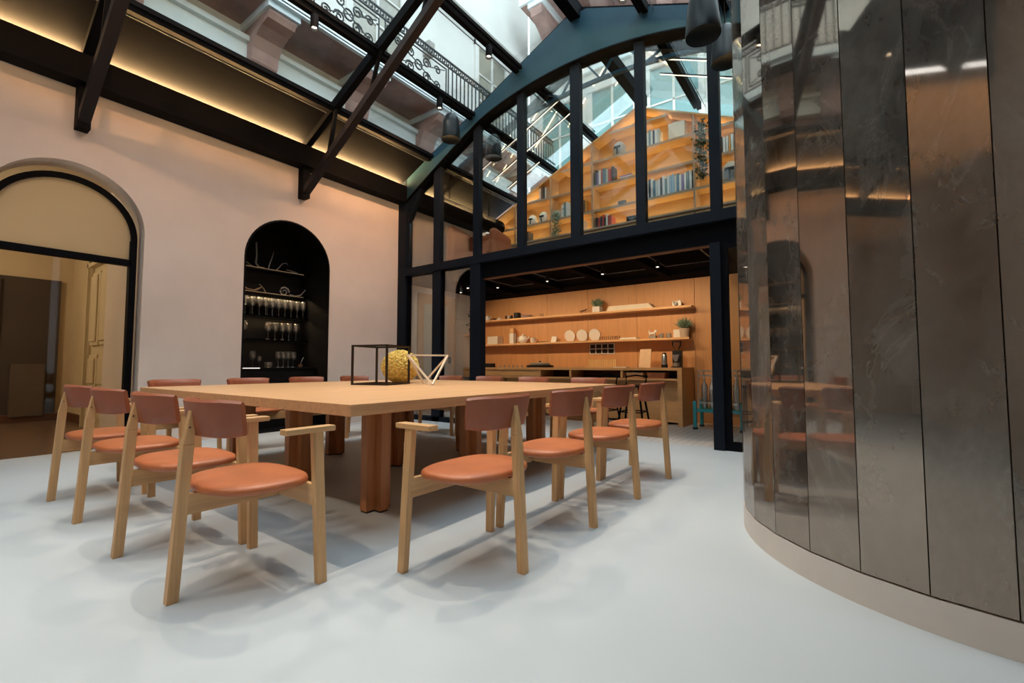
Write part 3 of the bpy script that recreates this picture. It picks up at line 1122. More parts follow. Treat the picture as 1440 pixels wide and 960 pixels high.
# driftwood, horns and bones on the two upper shelves
def curio(name, label, pts, r, z, m='bone'):
    r = [q * .62 for q in r] if isinstance(r, list) else r * .62
    pts = [(nx + .15 + p[0], A2[0] + p[1], p[2]) for p in pts]
    base = Vector(pts[0])
    base.z = z
    zmin = min(p[2] - (r[i] if isinstance(r, list) else r) for i, p in enumerate(pts))
    L_ = [(p[0] - base.x, p[1] - base.y, p[2] - zmin) for p in pts]
    o = MB().tube(L_, r, 8).build(name, m, None, (base.x, base.y, z))
    return tag(o, label, 'ornament', 'natural curios in the niche')


s1, s2 = NSH[0], NSH[1]
curio('curved_root', 'small curved root at the left of the top niche shelf', [(0, -.44, 0), (0, -.40, .05), (0, -.34, .06), (0, -.28, .02), (0, -.22, 0)], [.006, .012, .014, .012, .008], s1)
curio('driftwood_branch', 'tall upright driftwood branch on the top niche shelf', [(0, -.08, .02), (0, -.16, .02), (0, -.21, .08), (0, -.20, .2), (0, -.21, .40)], [.02, .024, .022, .018, .016], s1, 'grey')
curio('antler_tine', 'thin upright antler on the top niche shelf', [(0, -.02, 0), (0, .0, .09), (0, .03, .18), (0, .06, .3)], [.016, .014, .010, .004], s1, 'grey')
curio('twisted_root', 'twisted root with a curled tip on the top niche shelf', [(0, .10, 0), (0, .15, .06), (0, .20, .13), (0, .27, .15), (0, .29, .12)], [.014, .012, .01, .008, .006], s1, 'grey')
curio('coiled_vine', 'coiled grey vine at the right of the top niche shelf', [(.03 * math.sin(k), .36 + .09 * math.cos(k * .7), .03 + .05 * abs(math.sin(k * .35))) for k in range(14)], .008, s1, 'grey')
curio('bone_skull', 'pale animal jawbone at the left of the second niche shelf', [(0, -.48, .12), (0, -.40, .08), (0, -.32, .03), (0, -.22, .02), (0, -.14, .07), (0, -.10, .10)], [.006, .016, .026, .03, .022, .008], s2)
curio('bone_fragment', 'small pale bone leaning beside the jawbone on the second niche shelf', [(.03, -.16, .12), (.03, -.10, .06), (.03, -.06, .0)], [.008, .013, .01], s2)
curio('nautilus_shell', 'pale coiled shell on the second niche shelf', [(0, .24 + .085 * (1 - k / 16) * math.cos(k * .75), .09 + .085 * (1 - k / 16) * math.sin(k * .75)) for k in range(14)], [.022 - .001 * k for k in range(14)], s2, 'grey')
curio('curved_horn', 'curved grey horn at the right of the second niche shelf', [(0, .33, .02), (0, .43, .01), (0, .52, .04), (0, .60, .14)], [.02, .018, .014, .006], s2, 'grey')
bw = MB().lathe([(.03, 0), (.055, .02), (.06, .08), (.056, .08), (.05, .025), (.01, .01)], seg=18).build('glass_bowl', 'wineglass', None, (nx + .3, A2[0] - .05, .925))
tag(bw, 'small clear glass bowl between the glasses on the niche counter', 'bowl')
jr = thing('pepper_jar', 'small brown jar with a bent spoon on the niche counter', 'jar', (nx + .3, A2[0] + .46, .925))
MB().lathe([(.03, 0), (.035, .03), (.03, .05)], seg=14).build('body', 'brown', jr)
MB().tube([(0, 0, .04), (0, .02, .1), (0, .05, .16)], .004, 6).build('spoon', 'steel', jr)

# ================================================================== KITCHEN COUNTER AND SHELVES
ck = thing('kitchen_counter', 'long oak kitchen counter with open compartments under its top', 'counter', (-4.3, 7.6, 0))
X0, X1 = -6.60, -2.03


def lb(x0, x1, y0, y1, z0, z1):
    return MB().box(x0 + 4.3, x1 + 4.3, y0 - 7.6, y1 - 7.6, z0, z1)


lb(X0, X1, 7.25, 7.96, .875, .92).build('worktop', 'counter', ck)
lb(X1 - .07, X1, 7.25, 7.96, 0, .875).build('end_panel', 'counter', ck)
lb(X0, X1 - .07, 7.27, 7.96, .715, .745).build('compartment_floor', 'counter', ck)
lb(X0, X1 - .07, 7.75, 7.78, .745, .875).build('compartment_back', 'brown', ck)
for x in (-6.58, -5.62, -4.66, -4.0, -3.02):
    lb(x - .02, x + .02, 7.26, 7.75, .745, .875).build('divider', 'counter', ck)
for x0, x1 in ((-6.58, -5.64), (-5.60, -4.68), (-4.64, -3.02), (-3.02, -2.10)):
    lb(x0 + .003, x1 - .003, 7.45, 7.48, 0.04, .715).build('front_panel', 'counter', ck)
lb(-6.56, -5.64, 7.27, 7.29, .75, .87).build('drawer_front', 'counter', ck)
lb(-5.60, -4.68, 7.27, 7.29, .75, .87).build('drawer_front', 'counter', ck)
for k, (x0, x1, nm) in enumerate(((-2.97, -2.66, 'left'), (-2.62, -2.30, 'right'))):
    bk = MB().hexa([(-.13, -.12, 0), (.13, -.12, 0), (.13, .12, 0), (-.13, .12, 0)], [(-.15, -.14, .095), (.15, -.14, .095), (.15, .14, .095), (-.15, .14, .095)])
    tag(bk.build('storage_tray', 'terracotta' if k else 'shelf_oak', None, ((x0 + x1) / 2, 7.45, .745)), 'wooden tray in the open counter compartment, the %s of two' % nm, 'tray')

sh = {}
for z, x1, nm in ((1.955, -1.99, 'upper'), (1.425, -2.03, 'lower')):
    s = thing('wall_shelf', '%s long oak shelf on the kitchen back wall' % nm, 'shelf', (-4.3, KY - .02, z))
    MB().box(X0 + 4.3, x1 + 4.3, -.26, 0, -.035, 0).build('board', 'shelf_oak', s)
# recessed kitchen spotlights in the gallery ceiling, aimed at the shelves
for i, x in enumerate((-5.9, -5.0, -3.95, -2.95, -2.1)):
    k = thing('kitchen_spotlight', 'small black ceiling spotlight above the counter, %s from the left' % ORD[i], 'spotlight', (x, 6.4, 2.36), group='spotlights over the counter')
    MB().lathe([(.022, 0), (.030, .005), (.030, .08), (.012, .09), (.008, .14)], seg=14).build('housing', 'dark', k)
    MB().lathe([(.018, -.002), (.018, .001)], seg=12).build('bulb', 'led_white', k)
    spot(k, (0, 0, -.01), (.2, 1.6, -.95), SHELF_W, 92, (1.0, .72, .43), .02, .9)

k = thing('kitchen_spotlight', 'added fill spotlight aimed at the left kitchen wall', 'spotlight', (-5.45, 6.1, 2.36), group='spotlights over the counter')  # extra lamp added to brighten the daylit left wall and door
MB().lathe([(.022, 0), (.030, .005), (.030, .08), (.012, .09), (.008, .14)], seg=14).build('housing', 'dark', k)
MB().lathe([(.018, -.002), (.018, .001)], seg=12).build('bulb', 'led_white', k)
spot(k, (0, 0, -.01), (-1.2, .6, -.9), 34, 110, (1.0, .84, .66), .02, .9)

SHU, SHL, YS = 1.955, 1.425, KY - .15


def item(o, label, cat, group='things on the kitchen shelves'):
    return tag(o, label, cat, group)


def jarlike(name, label, cat, x, z, r, h, m, y=YS, prof=None, seg=18):
    prof = prof or [(r * .85, 0), (r, h * .08), (r, h * .9), (r * .9, h)]
    return item(MB().lathe(prof, seg=seg).build(name, m, None, (x, y, z)), label, cat)


def teapot(x, z, label, m='white', s=1.0):
    t = thing('teapot', label, 'teapot', (x, YS, z), group='things on the kitchen shelves')
    MB().lathe([(.035 * s, 0), (.06 * s, .03 * s), (.065 * s, .06 * s), (.05 * s, .1 * s), (.02 * s, .11 * s)], seg=18).build('body', m, t)
    MB().lathe([(.03 * s, .105 * s), (.012 * s, .12 * s), (.012 * s, .135 * s)], seg=12).build('lid', m, t)
    MB().tube([(.055 * s, 0, .05 * s), (.09 * s, 0, .07 * s), (.105 * s, 0, .1 * s)], [.014 * s, .01 * s, .007 * s], 8).build('spout', m, t)
    MB().tube([(-.05 * s, 0, .09 * s), (-.095 * s, 0, .08 * s), (-.09 * s, 0, .04 * s), (-.055 * s, 0, .03 * s)], .007 * s, 6).build('handle', m, t)


def cup(x, z, label, m='white', s=1.0):
    t = thing('cup', label, 'cup', (x, YS, z), group='things on the kitchen shelves')
    MB().lathe([(.025 * s, 0), (.038 * s, .02 * s), (.042 * s, .08 * s), (.038 * s, .08 * s), (.034 * s, .02 * s), (.002, .01 * s)], seg=18).build('body', m, t)
    MB().tube([(.038 * s, 0, .065 * s), (.068 * s, 0, .06 * s), (.066 * s, 0, .03 * s), (.036 * s, 0, .022 * s)], .006 * s, 6).build('handle', m, t)


teapot(-6.42, SHU, 'white teapot at the left end of the upper kitchen shelf')
jarlike('bowl', 'small dark bowl beside the white teapot', 'bowl', -6.22, SHU, .045, .05, 'brown', prof=[(.02, 0), (.045, .045), (.041, .045), (.01, .008)])
jarlike('bowl', 'white upturned bowl on the upper kitchen shelf', 'bowl', -6.08, SHU, .06, .05, 'white', prof=[(.065, 0), (.06, .025), (.03, .05), (.02, .055)])
for i, (x, m_) in enumerate(((-5.9, 'brown'), (-5.83, 'steel'), (-5.75, 'dark'))):
    jarlike('spice_jar', 'small spice jar, %s from left beside the black box' % ORD[i], 'jar', x, SHU, .026, .085, m_)
item(MB().box(-.055, .055, -.055, .055, 0, .13).build('black_box', 'dark', None, (-5.6, YS, SHU), bevel=.004), 'black box on the upper kitchen shelf', 'box')
jarlike('plate_stack', 'stack of pinkish plates beside the black box', 'plates', -5.36, SHU, .13, .075, colour((200, 168, 158)),
        prof=[(.07, 0), (.12, .012), (.12, .02), (.09, .022), (.12, .034), (.12, .042), (.09, .044), (.12, .056), (.12, .064), (.10, .066)])
jarlike('tumbler', 'clear tumbler on the upper kitchen shelf', 'glass', -4.98, SHU, .035, .07, 'clearglass', prof=[(.03, 0), (.036, .07), (.032, .07), (.026, .006)])
br = thing('twig_figure', 'small dark twig figure on the upper kitchen shelf', 'ornament', (-4.02, YS, SHU), group='things on the kitchen shelves')
MB().tube([(-.08, 0, .05), (0, 0, .06), (.07, 0, .085)], [.012, .016, .01], 7).build('body', 'brown', br)
for x in (-.06, -.03, .04):
    MB().tube([(x, 0, .06), (x - .005, .01, 0)], .006, 6).build('twig_leg', 'brown', br)


def succulent(x, z, label, pot_m, square=True, r=.07, h=.1, n=34, L=.15, y=YS, leaf='green'):
    t = thing('potted_succulent', label, 'plant', (x, y, z), group='things on the kitchen shelves')
    if square:
        MB().box(-r, r, -r, r, 0, h).build('pot', pot_m, t, bevel=.004)
    else:
        MB().lathe([(r * .75, 0), (r, h), (r * .9, h), (r * .85, h - .01)], seg=18).build('pot', pot_m, t)
    mb = MB()
    for i in range(n):
        a = i * 2.399
        el = .5 + .95 * (i / n)
        d_ = Vector((math.cos(a) * math.cos(el), math.sin(a) * math.cos(el), math.sin(el)))
        Lq = L * random.uniform(.75, 1.05)
        b0 = Vector((0, 0, h - .01))
        mb.tube([b0 + d_ * .01, b0 + d_ * Lq * .45, b0 + d_ * Lq * .8, b0 + d_ * Lq], [.006, .014, .009, .001], 5)
    mb.build('leaves', leaf, t)
    return t


succulent(-3.72, SHU, 'spiky succulent in a square white pot on the upper kitchen shelf', 'white', True, .075, .11, 44, .19, KY - .17)
for i in range(3):
    item(MB().box(-.42 + .02 * i, .44 - .03 * i, -.10, .10, 0, .03).build('flat_box', 'cream', None, (-3.08, YS, SHU + .03 * i)),
         'long flat cream box, %s from the bottom of its pile' % ORD[i], 'box')
cm = thing('toy_camera', 'small white camera at the right end of the upper kitchen shelf', 'camera', (-2.25, YS, SHU), group='things on the kitchen shelves')
MB().box(-.075, .075, -.03, .03, 0, .095).box(.02, .06, -.025, .025, .095, .115).build('body', 'white', cm, bevel=.006)
MB().tube([(-.015, -.03, .045), (-.015, -.07, .045)], [.035, .03], 16).build('lens', 'grey', cm)
MB().box(-.06, -.03, -.034, -.03, .07, .088).build('flash', 'dark', cm)

# lower shelf
for i in range(4):
    item(MB().box(-.14, .14, -.1, .1, 0, .042).build('paper_block', 'cream', None, (-6.2, YS, SHL + .043 * i)), 'cream paper block, %s from the bottom of the pile behind the post' % ORD[i], 'box')
bx_ = thing('tall_carton', 'tall narrow carton with a brown top on the lower kitchen shelf', 'box', (-5.72, YS, SHL), group='things on the kitchen shelves')
MB().box(-.055, .055, -.045, .045, 0, .22).build('sleeve', 'white', bx_)
MB().box(-.05, .05, -.04, .04, .22, .33).build('carton', 'shelf_oak', bx_)
teapot(-5.45, SHL, 'white teapot in the middle of the lower kitchen shelf', s=1.5)
cup(-5.2, SHL, 'white mug beside the teapot on the lower kitchen shelf', s=1.4)
jarlike('dish', 'flat white dish on the lower kitchen shelf', 'dish', -4.92, SHL, .11, .025, 'white', prof=[(.06, 0), (.11, .022), (.105, .024), (.05, .008)])
item(MB().hexa([(-.06, -.01, 0), (.06, -.01, 0), (.06, 0, 0), (-.06, 0, 0)], [(-.06, .03, .12), (.06, .03, .12), (.06, .04, .12), (-.06, .04, .12)]).build('white_card', 'white', None, (-4.7, YS, SHL)), 'small square white card leaning on the lower kitchen shelf', 'card')
for i, x in enumerate((-4.38, -4.11, -3.84)):
    o = MB().tube([(0, 0, .118), (0, .014, .122)], .118, 28).build('round_plate', 'white', None, (x, KY - .07, SHL))
    o.rotation_euler = (math.radians(-4), 0, 0)
    item(o, 'round white plate standing on the lower kitchen shelf, %s from left' % ORD[i], 'plate')
for i in range(5):
    jarlike('small_tumbler', 'clear small tumbler, %s from left beside the round plates' % ORD[i], 'glass', -3.66 + .085 * i, SHL, .03, .07, 'clearglass', prof=[(.024, 0), (.03, .075), (.027, .075), (.022, .006)])
item(MB().box(-.16, .16, -.1, .1, 0, .02).box(-.14, .15, -.08, .09, .02, .032).build('napkin_pile', 'white', None, (-3.1, YS, SHL)), 'flat pile of white napkins on the lower kitchen shelf', 'napkins')
dg = thing('dog_figure', 'small white dog figure on a box on the lower kitchen shelf', 'ornament', (-2.68, YS, SHL), group='things on the kitchen shelves')
MB().box(-.06, .06, -.03, .03, 0, .05).build('stand', 'grey', dg)
MB().box(-.06, .05, -.02, .02, .075, .115).box(.03, .075, -.018, .018, .11, .15).box(-.055, -.04, -.018, .018, .05, .08).box(.03, .045, -.018, .018, .05, .08).box(-.075, -.055, -.006, .006, .1, .15).build('dog', 'white', dg, bevel=.006)
jarlike('striped_jar', 'grey striped jar, left of two on the lower kitchen shelf', 'jar', -2.53, SHL, .04, .085, 'grey')
jarlike('striped_jar', 'grey striped jar, right of two on the lower kitchen shelf', 'jar', -2.4, SHL, .04, .085, 'grey')
item(MB().box(-.06, .06, -.05, .05, 0, .14).build('planter_box', 'white', None, (-2.26, YS + .03, SHL), bevel=.004), 'square white planter beside the big succulent', 'planter')
succulent(-2.13, SHL, 'large spiky succulent in a round beige pot at the shelf end', colour((196, 172, 150)), False, .085, .15, 50, .21, KY - .19)

# framed photo grid, candles, card on the wall and counter
fg = thing('photo_grid', 'framed grid of eight small dark photos on the kitchen wall', 'picture', (-3.70, KY - .02, 1.17), group='things on the kitchen counter')
MB().box(-.26, .26, -.015, 0, 0, .205).build('frame', colour((206, 196, 184)), fg)
for i in range(4):
    for j in range(2):
        MB().box(-.24 + .125 * i, -.24 + .125 * i + .10, -.019, -.015, .02 + .095 * j, .095 + .095 * j).build('photo', 'dark', fg)
CT = .92
tray = thing('tea_light_tray', 'wooden tray with a row of pale wooden pegs on the counter', 'tray', (-3.58, 7.72, CT))
MB().box(-.30, .30, -.05, .05, 0, .018).build('tray', 'shelf_oak', tray)
for i in range(14):
    MB().tube([(-.27 + .04 * i, 0, .018), (-.27 + .04 * i, 0, .15)], .008, 6).build('peg', colour((240, 214, 150)), tray)
item(MB().hexa([(-.10, -.02, 0), (.10, -.02, 0), (.10, 0, 0), (-.10, 0, 0)], [(-.10, .05, .32), (.10, .05, .32), (.10, .07, .32), (-.10, .07, .32)]).build('menu_card', colour((226, 190, 150)), None, (-2.76, 7.66, CT)), 'upright pinkish menu card standing on the counter', 'card')
item(MB().box(-.12, .12, -.08, .08, 0, .012).build('notepad', 'white', None, (-3.16, 7.6, CT)), 'flat white notepad lying on the counter', 'notepad')
item(MB().box(-.11, .11, -.09, .09, 0, .012).box(-.095, .095, -.075, .075, .012, .085).build('black_speaker', 'dark', None, (-6.15, 7.6, CT), bevel=.004), 'low black box at the left end of the counter', 'box')
rp = thing('record_player', 'round dark hotplate with a lid on the counter', 'hotplate', (-4.88, 7.62, CT))
MB().lathe([(.26, 0), (.27, .01), (.27, .04), (.24, .05)], seg=28).build('base', 'dark', rp)
MB().lathe([(.2, .05), (.205, .075), (.15, .09), (.03, .1)], seg=28).build('lid', 'grey', rp)
MB().lathe([(.015, .1), (.02, .12), (.01, .13)], seg=10).build('knob', 'dark', rp)
for i in range(6):
    jarlike('small_bottle', 'tiny bottle on the counter, %s from left before the hotplate' % ORD[i], 'bottle', -5.86 + .11 * i, CT, .016, .05, 'grey', y=7.6, seg=10)
gr = thing('coffee_grinder', 'black and chrome coffee grinder with a clear bean hopper', 'grinder', (-2.2, 7.6, CT))
MB().box(-.075, .075, -.09, .09, 0, .02).box(-.07, .07, -.02, .09, .02, .28).build('body', 'dark', gr, bevel=.006)
MB().hexa([(-.02, -.075, .10), (.02, -.075, .10), (.02, -.02, .10), (-.02, -.02, .10)], [(-.06, -.085, .21), (.06, -.085, .21), (.06, -.02, .21), (-.06, -.02, .21)]).build('chute', 'steel', gr)
MB().lathe([(.05, 0), (.055, .03), (.05, .06)], c=(0, -.05, .02), seg=16).build('dosing_cup', 'steel', gr)
MB().lathe([(.03, .28), (.04, .30), (.075, .37), (.075, .42), (.07, .42), (.07, .37), (.035, .305)], seg=20).build('hopper', 'clearglass', gr)
MB().lathe([(.08, .42), (.08, .435), (.03, .44)], seg=20).build('hopper_lid', 'dark', gr)
th = thing('thermos', 'brushed steel thermos with black base beside the grinder', 'thermos', (-2.4, 7.58, CT))
MB().lathe([(.05, 0), (.052, .05)], seg=18).build('base', 'dark', th)
MB().lathe([(.045, .05), (.045, .2), (.03, .225)], seg=18).build('flask', 'steel', th)
MB().lathe([(.03, .225), (.028, .245), (.01, .25)], seg=14).build('lid', 'dark', th)


# bar stools at the counter
def stool(x, y, rz, label):
    t = thing('bar_stool', label, 'stool', (x, y, 0), rz, 'black bar stools')
    MB().lathe([(.15, .62), (.17, .63), (.17, .65), (.14, .66)], seg=22).build('seat', 'dark', t)
    for sx in (-1, 1):
        for sy in (-1, 1):
            MB().bar((sx * .20, sy * .20, 0), (sx * .11, sy * .11, .62), .022, .022).build('leg', 'black', t)
    for a, b in (((-1, -1), (1, -1)), ((1, -1), (1, 1)), ((1, 1), (-1, 1)), ((-1, 1), (-1, -1))):
        MB().bar((a[0] * .165, a[1] * .165, .25), (b[0] * .165, b[1] * .165, .25), .016, .016).build('stretcher', 'black', t)
    MB().tube([(-.15, .14, .66), (-.16, .17, .78), (0, .2, .8), (.16, .17, .78), (.15, .14, .66)], .012, 8).build('low_back', 'black', t)


stool(-2.62, 6.75, .1, 'black steel bar stool nearer the right end of the counter')
stool(-3.12, 6.75, -.1, 'black steel bar stool left of the other at the counter')

# teal trolley with steel rack
tr = thing('trolley', 'teal framed trolley carrying a steel drying rack and bottles', 'trolley', (-1.5, 7.35, 0))
for sx in (-1, 1):
    for sy in (-1, 1):
        MB().bar((sx * .32, sy * .2, .03), (sx * .32, sy * .2, .42), .045, .045).build('leg', 'teal', tr)
        MB().box(sx * .32 - .03, sx * .32 + .03, sy * .2 - .03, sy * .2 + .03, 0, .03).build('foot', 'dark', tr)
MB().box(-.34, .34, -.21, .21, .26, .30).build('tray', 'teal', tr)
for sx in (-1, 1):
    for sy in (-1, 1):
        MB().tube([(sx * .27, sy * .17, .30), (sx * .27, sy * .17, .88)], .010, 8).build('rack_post', 'steel', tr)
for z in (.40, .80, .87):
    MB().bar((-.27, -.17, z), (.27, -.17, z), .014, .02).bar((-.27, .17, z), (.27, .17, z), .014, .02).bar((-.27, -.17, z), (-.27, .17, z), .014, .02).bar((.27, -.17, z), (.27, .17, z), .014, .02).build('rack_rail', 'steel', tr)
MB().box(-.10, .16, -.19, -.178, .60, .66).build('name_plate', 'white', tr)
for i in range(5):
    x = -1.72 + .11 * i
    b_ = thing('glass_bottle', 'tall clear bottle, %s from left on the teal trolley' % ORD[i], 'bottle', (x, 7.33, .30), group='bottles on the trolley')
    MB().lathe([(.042, 0), (.046, .02), (.046, .33), (.018, .40), (.016, .45)], seg=14).build('body', 'steel', b_)
    MB().lathe([(.016, .45), (.016, .48)], seg=10).build('cap', 'cream', b_)

# plant and small frames on the left kitchen wall
vp = thing('wall_plant', 'dark trailing plant on a bracket on the left kitchen wall', 'plant', (WX + .14, 7.45, 1.62))
MB().box(-.14, .1, -.12, .12, -.02, 0).build('bracket', 'shelf_oak', vp)
MB().lathe([(.06, 0), (.085, .14), (.07, .14)], seg=16).build('pot', 'terracotta', vp)
mb = MB()
for i in range(70):
    a = random.uniform(0, 6.28)
    d_ = Vector((math.cos(a) * random.uniform(.02, .12), math.sin(a) * random.uniform(.05, .16), random.uniform(.1, .55)))
    s_ = random.uniform(.025, .05)
    t1 = Vector((random.uniform(-1, 1), random.uniform(-1, 1), random.uniform(-.4, 1))).normalized() * s_
    t2 = t1.cross(Vector((random.uniform(-1, 1), random.uniform(-1, 1), .3))).normalized() * s_ * .6
    o_ = len(mb.v)
    mb.v += [tuple(d_ - t1), tuple(d_ + t2), tuple(d_ + t1), tuple(d_ - t2)]
    mb.face((o_, o_ + 1, o_ + 2, o_ + 3))
mb.tube([(0, 0, .1), (0, .02, .35), (0, -.02, .5)], .01, 6)
mb.build('foliage', 'darkgreen', vp)

# ================================================================== GALLERY: bookcase, books, armchair
bc = thing('bookcase', 'gable shaped oak bookcase with lit shelves across the gallery', 'bookcase', (RIDGE, BY, 2.7))


def bcz(x):
    return roof_z(x) - .30 * 1.02


def bb(x0, x1, y0, y1, z0, z1):
    return MB().box(x0 - RIDGE, x1 - RIDGE, y0 - BY, y1 - BY, z0 - 2.7, z1 - 2.7)


BX0, BX1 = -6.5, mir(-6.5)
DEP = .34
bkp = [(BX0, 2.7), (BX1, 2.7), (BX1, bcz(BX1)), (RIDGE, bcz(RIDGE)), (BX0, bcz(BX0))]
MB().prism([(u - RIDGE, v - 2.7) for u, v in bkp], lambda u, v, dd: (u, dd, v), DEP - .02, DEP).build('back_panel', 'case_oak', bc)
for X in ((lambda x: x), mir):
    a, b = X(BX0), RIDGE
    mb = MB()
    za, zb = bcz(BX0), bcz(RIDGE)
    mb.hexa([(a - RIDGE, -.0, za - 2.7 - .03), (0, 0, zb - 2.7 - .03), (0, DEP, zb - 2.7 - .03), (a - RIDGE, DEP, za - 2.7 - .03)],
            [(a - RIDGE, -.0, za - 2.7), (0, 0, zb - 2.7), (0, DEP, zb - 2.7), (a - RIDGE, DEP, za - 2.7)])
    mb.build('sloping_top', ['case_oak'], bc)
VERT = [-5.66, -4.76, -3.82, -1.93, -1.0, -.1]
for x in VERT:
    bb(x - .015, x + .015, BY, BY + DEP - .02, 3.6, bcz(x) - .03).build('upright', 'case_edge', bc)
bb(BX0, BX1, BY - .02, BY + DEP - .02, 3.56, 3.595).build('base_top', 'case_edge', bc)
bays = [BX0] + VERT + [BX1]
for x0, x1 in zip(bays[:-1], bays[1:]):
    bb(x0 + .01, x1 - .01, BY + .0, BY + .02, 2.7, 3.53).build('cabinet_door', 'case_oak', bc)
    if x1 - x0 > 1.5:
        pass
SZ = [3.95, 4.43, 4.91, 5.39]


def strip(a, b, z):
    area(bc, ((a + b) / 2 - RIDGE, DEP - .05, z + .012 - 2.7), ((a + b) / 2 - RIDGE, .12, z - 2.7 + .6), 1.5 * (b - a), (b - a) * .94, .02, (1, .76, .38))
    if z > 3.6:
        area(bc, ((a + b) / 2 - RIDGE, .014, z - .032 - 2.7), ((a + b) / 2 - RIDGE, .16, z - 2.7 - .45), 0.8 * (b - a), (b - a) * .94, .012, (1, .78, .44))


for z in SZ:
    for x0, x1 in zip(bays[:-1], bays[1:]):
        # clip the shelf to the gable
        lim = RIDGE - (5.99 - .306 - .05 - z) / SL
        a = max(x0 + .015, lim)
        b = min(x1 - .015, mir(lim))
        if b - a < .12:
            continue
        s = bb(a, b, BY + .005, BY + DEP - .02, z - .03, z).build('shelf', 'case_oak', bc)
        o = bb(a, b, BY, BY + .005, z - .043, z).build('edge_strip', 'case_edge', s)
        bb(a + .03, b - .03, BY + DEP - .05, BY + DEP - .03, z, z + .006).build('light_strip', 'led_soft', s)
        strip(a, b, z)
for x0, x1 in zip(bays[:-1], bays[1:]):
    strip(x0 + .02, x1 - .02, 3.595)


def book(x, z, wdt, h, dep, c, label, lean=0.0, y=None):
    y = BY + .03 if y is None else y
    mb = MB()
    mb.box(0, .004, 0, dep, 0, h).box(wdt - .004, wdt, 0, dep, 0, h).box(0, wdt, 0, .006, 0, h)
    mb.box(.004, wdt - .004, .006, dep - .006, .004, h - .004, 1)
    o = mb.build('book', [colour(c), 'cream'], None, (x, y, z))
    o.rotation_euler = (0, lean, 0)
    tag(o, label, 'book', 'books in the gallery bookcase')
    return o


CNAME = {(214, 210, 200): 'cream', (230, 226, 218): 'white', (60, 62, 66): 'charcoal', (40, 40, 44): 'black', (190, 70, 60): 'red', (206, 110, 100): 'coral',
         (90, 130, 150): 'blue', (120, 140, 140): 'grey-green', (150, 120, 170): 'violet', (220, 150, 60): 'orange', (160, 190, 210): 'pale blue', (120, 90, 70): 'brown'}
W_, Wh, Ch, Bk, Rd, Co, Bl, Gg, Vi, Or, Pb, Br = CNAME.keys()


def row(x0, z, cols, where, hmin=.24, hmax=.30, wmin=.03, wmax=.045):
    x = x0
    for i, c in enumerate(cols):
        wdt = random.uniform(wmin, wmax)
        book(x, z, wdt, random.uniform(hmin, hmax), random.uniform(.17, .21), c, '%s book, %s from left %s' % (CNAME[c], ORD[i], where))
        x += wdt + .002
    return x


row(-2.76, 3.95, [Wh, Ch, Wh, Bl, W_, Wh, Ch, Wh, Gg, Wh, Pb, Pb, W_, Bl, Wh, Vi, Wh, Gg, Wh, Bk], 'in the long pale row', .28, .36, .034, .044)
row(-3.77, 4.43, [Ch, Vi, Wh, Co, Bl, Gg, W_, Co, Rd, Bk], 'in the coloured row by the vase helmet', .24, .31)
for i in range(3):
    book(-3.27, 4.43 + .022 * i, .28 - .02 * i, .02, .2, (Co, W_, Vi)[i], 'flat lying %s book, %s from the bottom beside the coloured row' % (('coral', 'cream', 'violet')[i], ORD[i]))
row(-2.78, 4.91, [Ch, W_, Gg, Wh, Ch, Wh, W_], 'on the high shelf left of the cream box', .24, .32)
row(-3.76, 3.595, [Bk, Rd, Ch, Rd, Bk, Wh, Rd, Co], 'in the low red and black row', .18, .24)
row(-4.52, 3.95, [Wh, Gg, Wh, Wh], 'between the trailing plant and the dark post', .26, .3, .04, .055)
row(-4.1, 3.95, [Gg, Wh, Br, Or], 'right of the broad dark post', .22, .28)
row(-1.55, 4.43, [Rd, Bk, Wh, W_, Or, Wh, Wh], 'beside the mirrored column', .26, .32)
row(-5.05, 4.43, [Wh, Br, Ch, W_], 'on the small left top shelf', .22, .27, .035, .05)
book(-5.3, 4.43, .22, .03, .2, Wh, 'flat white book on the small left top shelf')
row(-5.5, 3.595, [Wh, Wh, Ch], 'on the lowest left shelf', .22, .25, .05, .06)


def gitem(o, label, cat):
    return tag(o, label, cat, 'ornaments in the gallery bookcase')


gitem(MB().box(-.14, .14, 0, .2, 0, .30).build('cream_box', 'cream', None, (-2.22, BY + .05, 4.91), bevel=.004), 'large cream box on the high gallery shelf', 'box')
gitem(MB().box(-.10, .10, 0, .2, 0, .19).build('linen_box', colour((196, 176, 150)), None, (-4.63, BY + .06, 3.95)), 'beige linen box behind the trailing plant', 'box')
gitem(MB().box(-.12, .12, 0, .2, 0, .21).box(-.13, .13, -.005, .2, .21, .225).build('white_box', 'white', None, (-4.15, BY + .04, 3.595)), 'white lidded box on the lowest shelf by the broad post', 'box')
gitem(MB().box(-.10, .10, 0, .15, 0, .11).build('black_case', 'dark', None, (-3.05, BY + .04, 3.595), bevel=.005), 'black case on the lowest shelf', 'box')


def helmet(x, z, s, label, m='white'):
    t = thing('vase_helmet', label, 'ornament', (x, BY + .13, z), group='ornaments in the gallery bookcase')
    MB().lathe([(.09 * s, 0), (.12 * s, .05 * s), (.125 * s, .14 * s), (.10 * s, .23 * s), (.05 * s, .28 * s), (.01, .29 * s)], seg=22).build('shell', m, t)
    MB().box(-.06 * s, .06 * s, -.128 * s, -.10 * s, .13 * s, .17 * s).box(-.012 * s, .012 * s, -.128 * s, -.10 * s, .02 * s, .13 * s).build('eye_slot', 'dark', t)
    return t


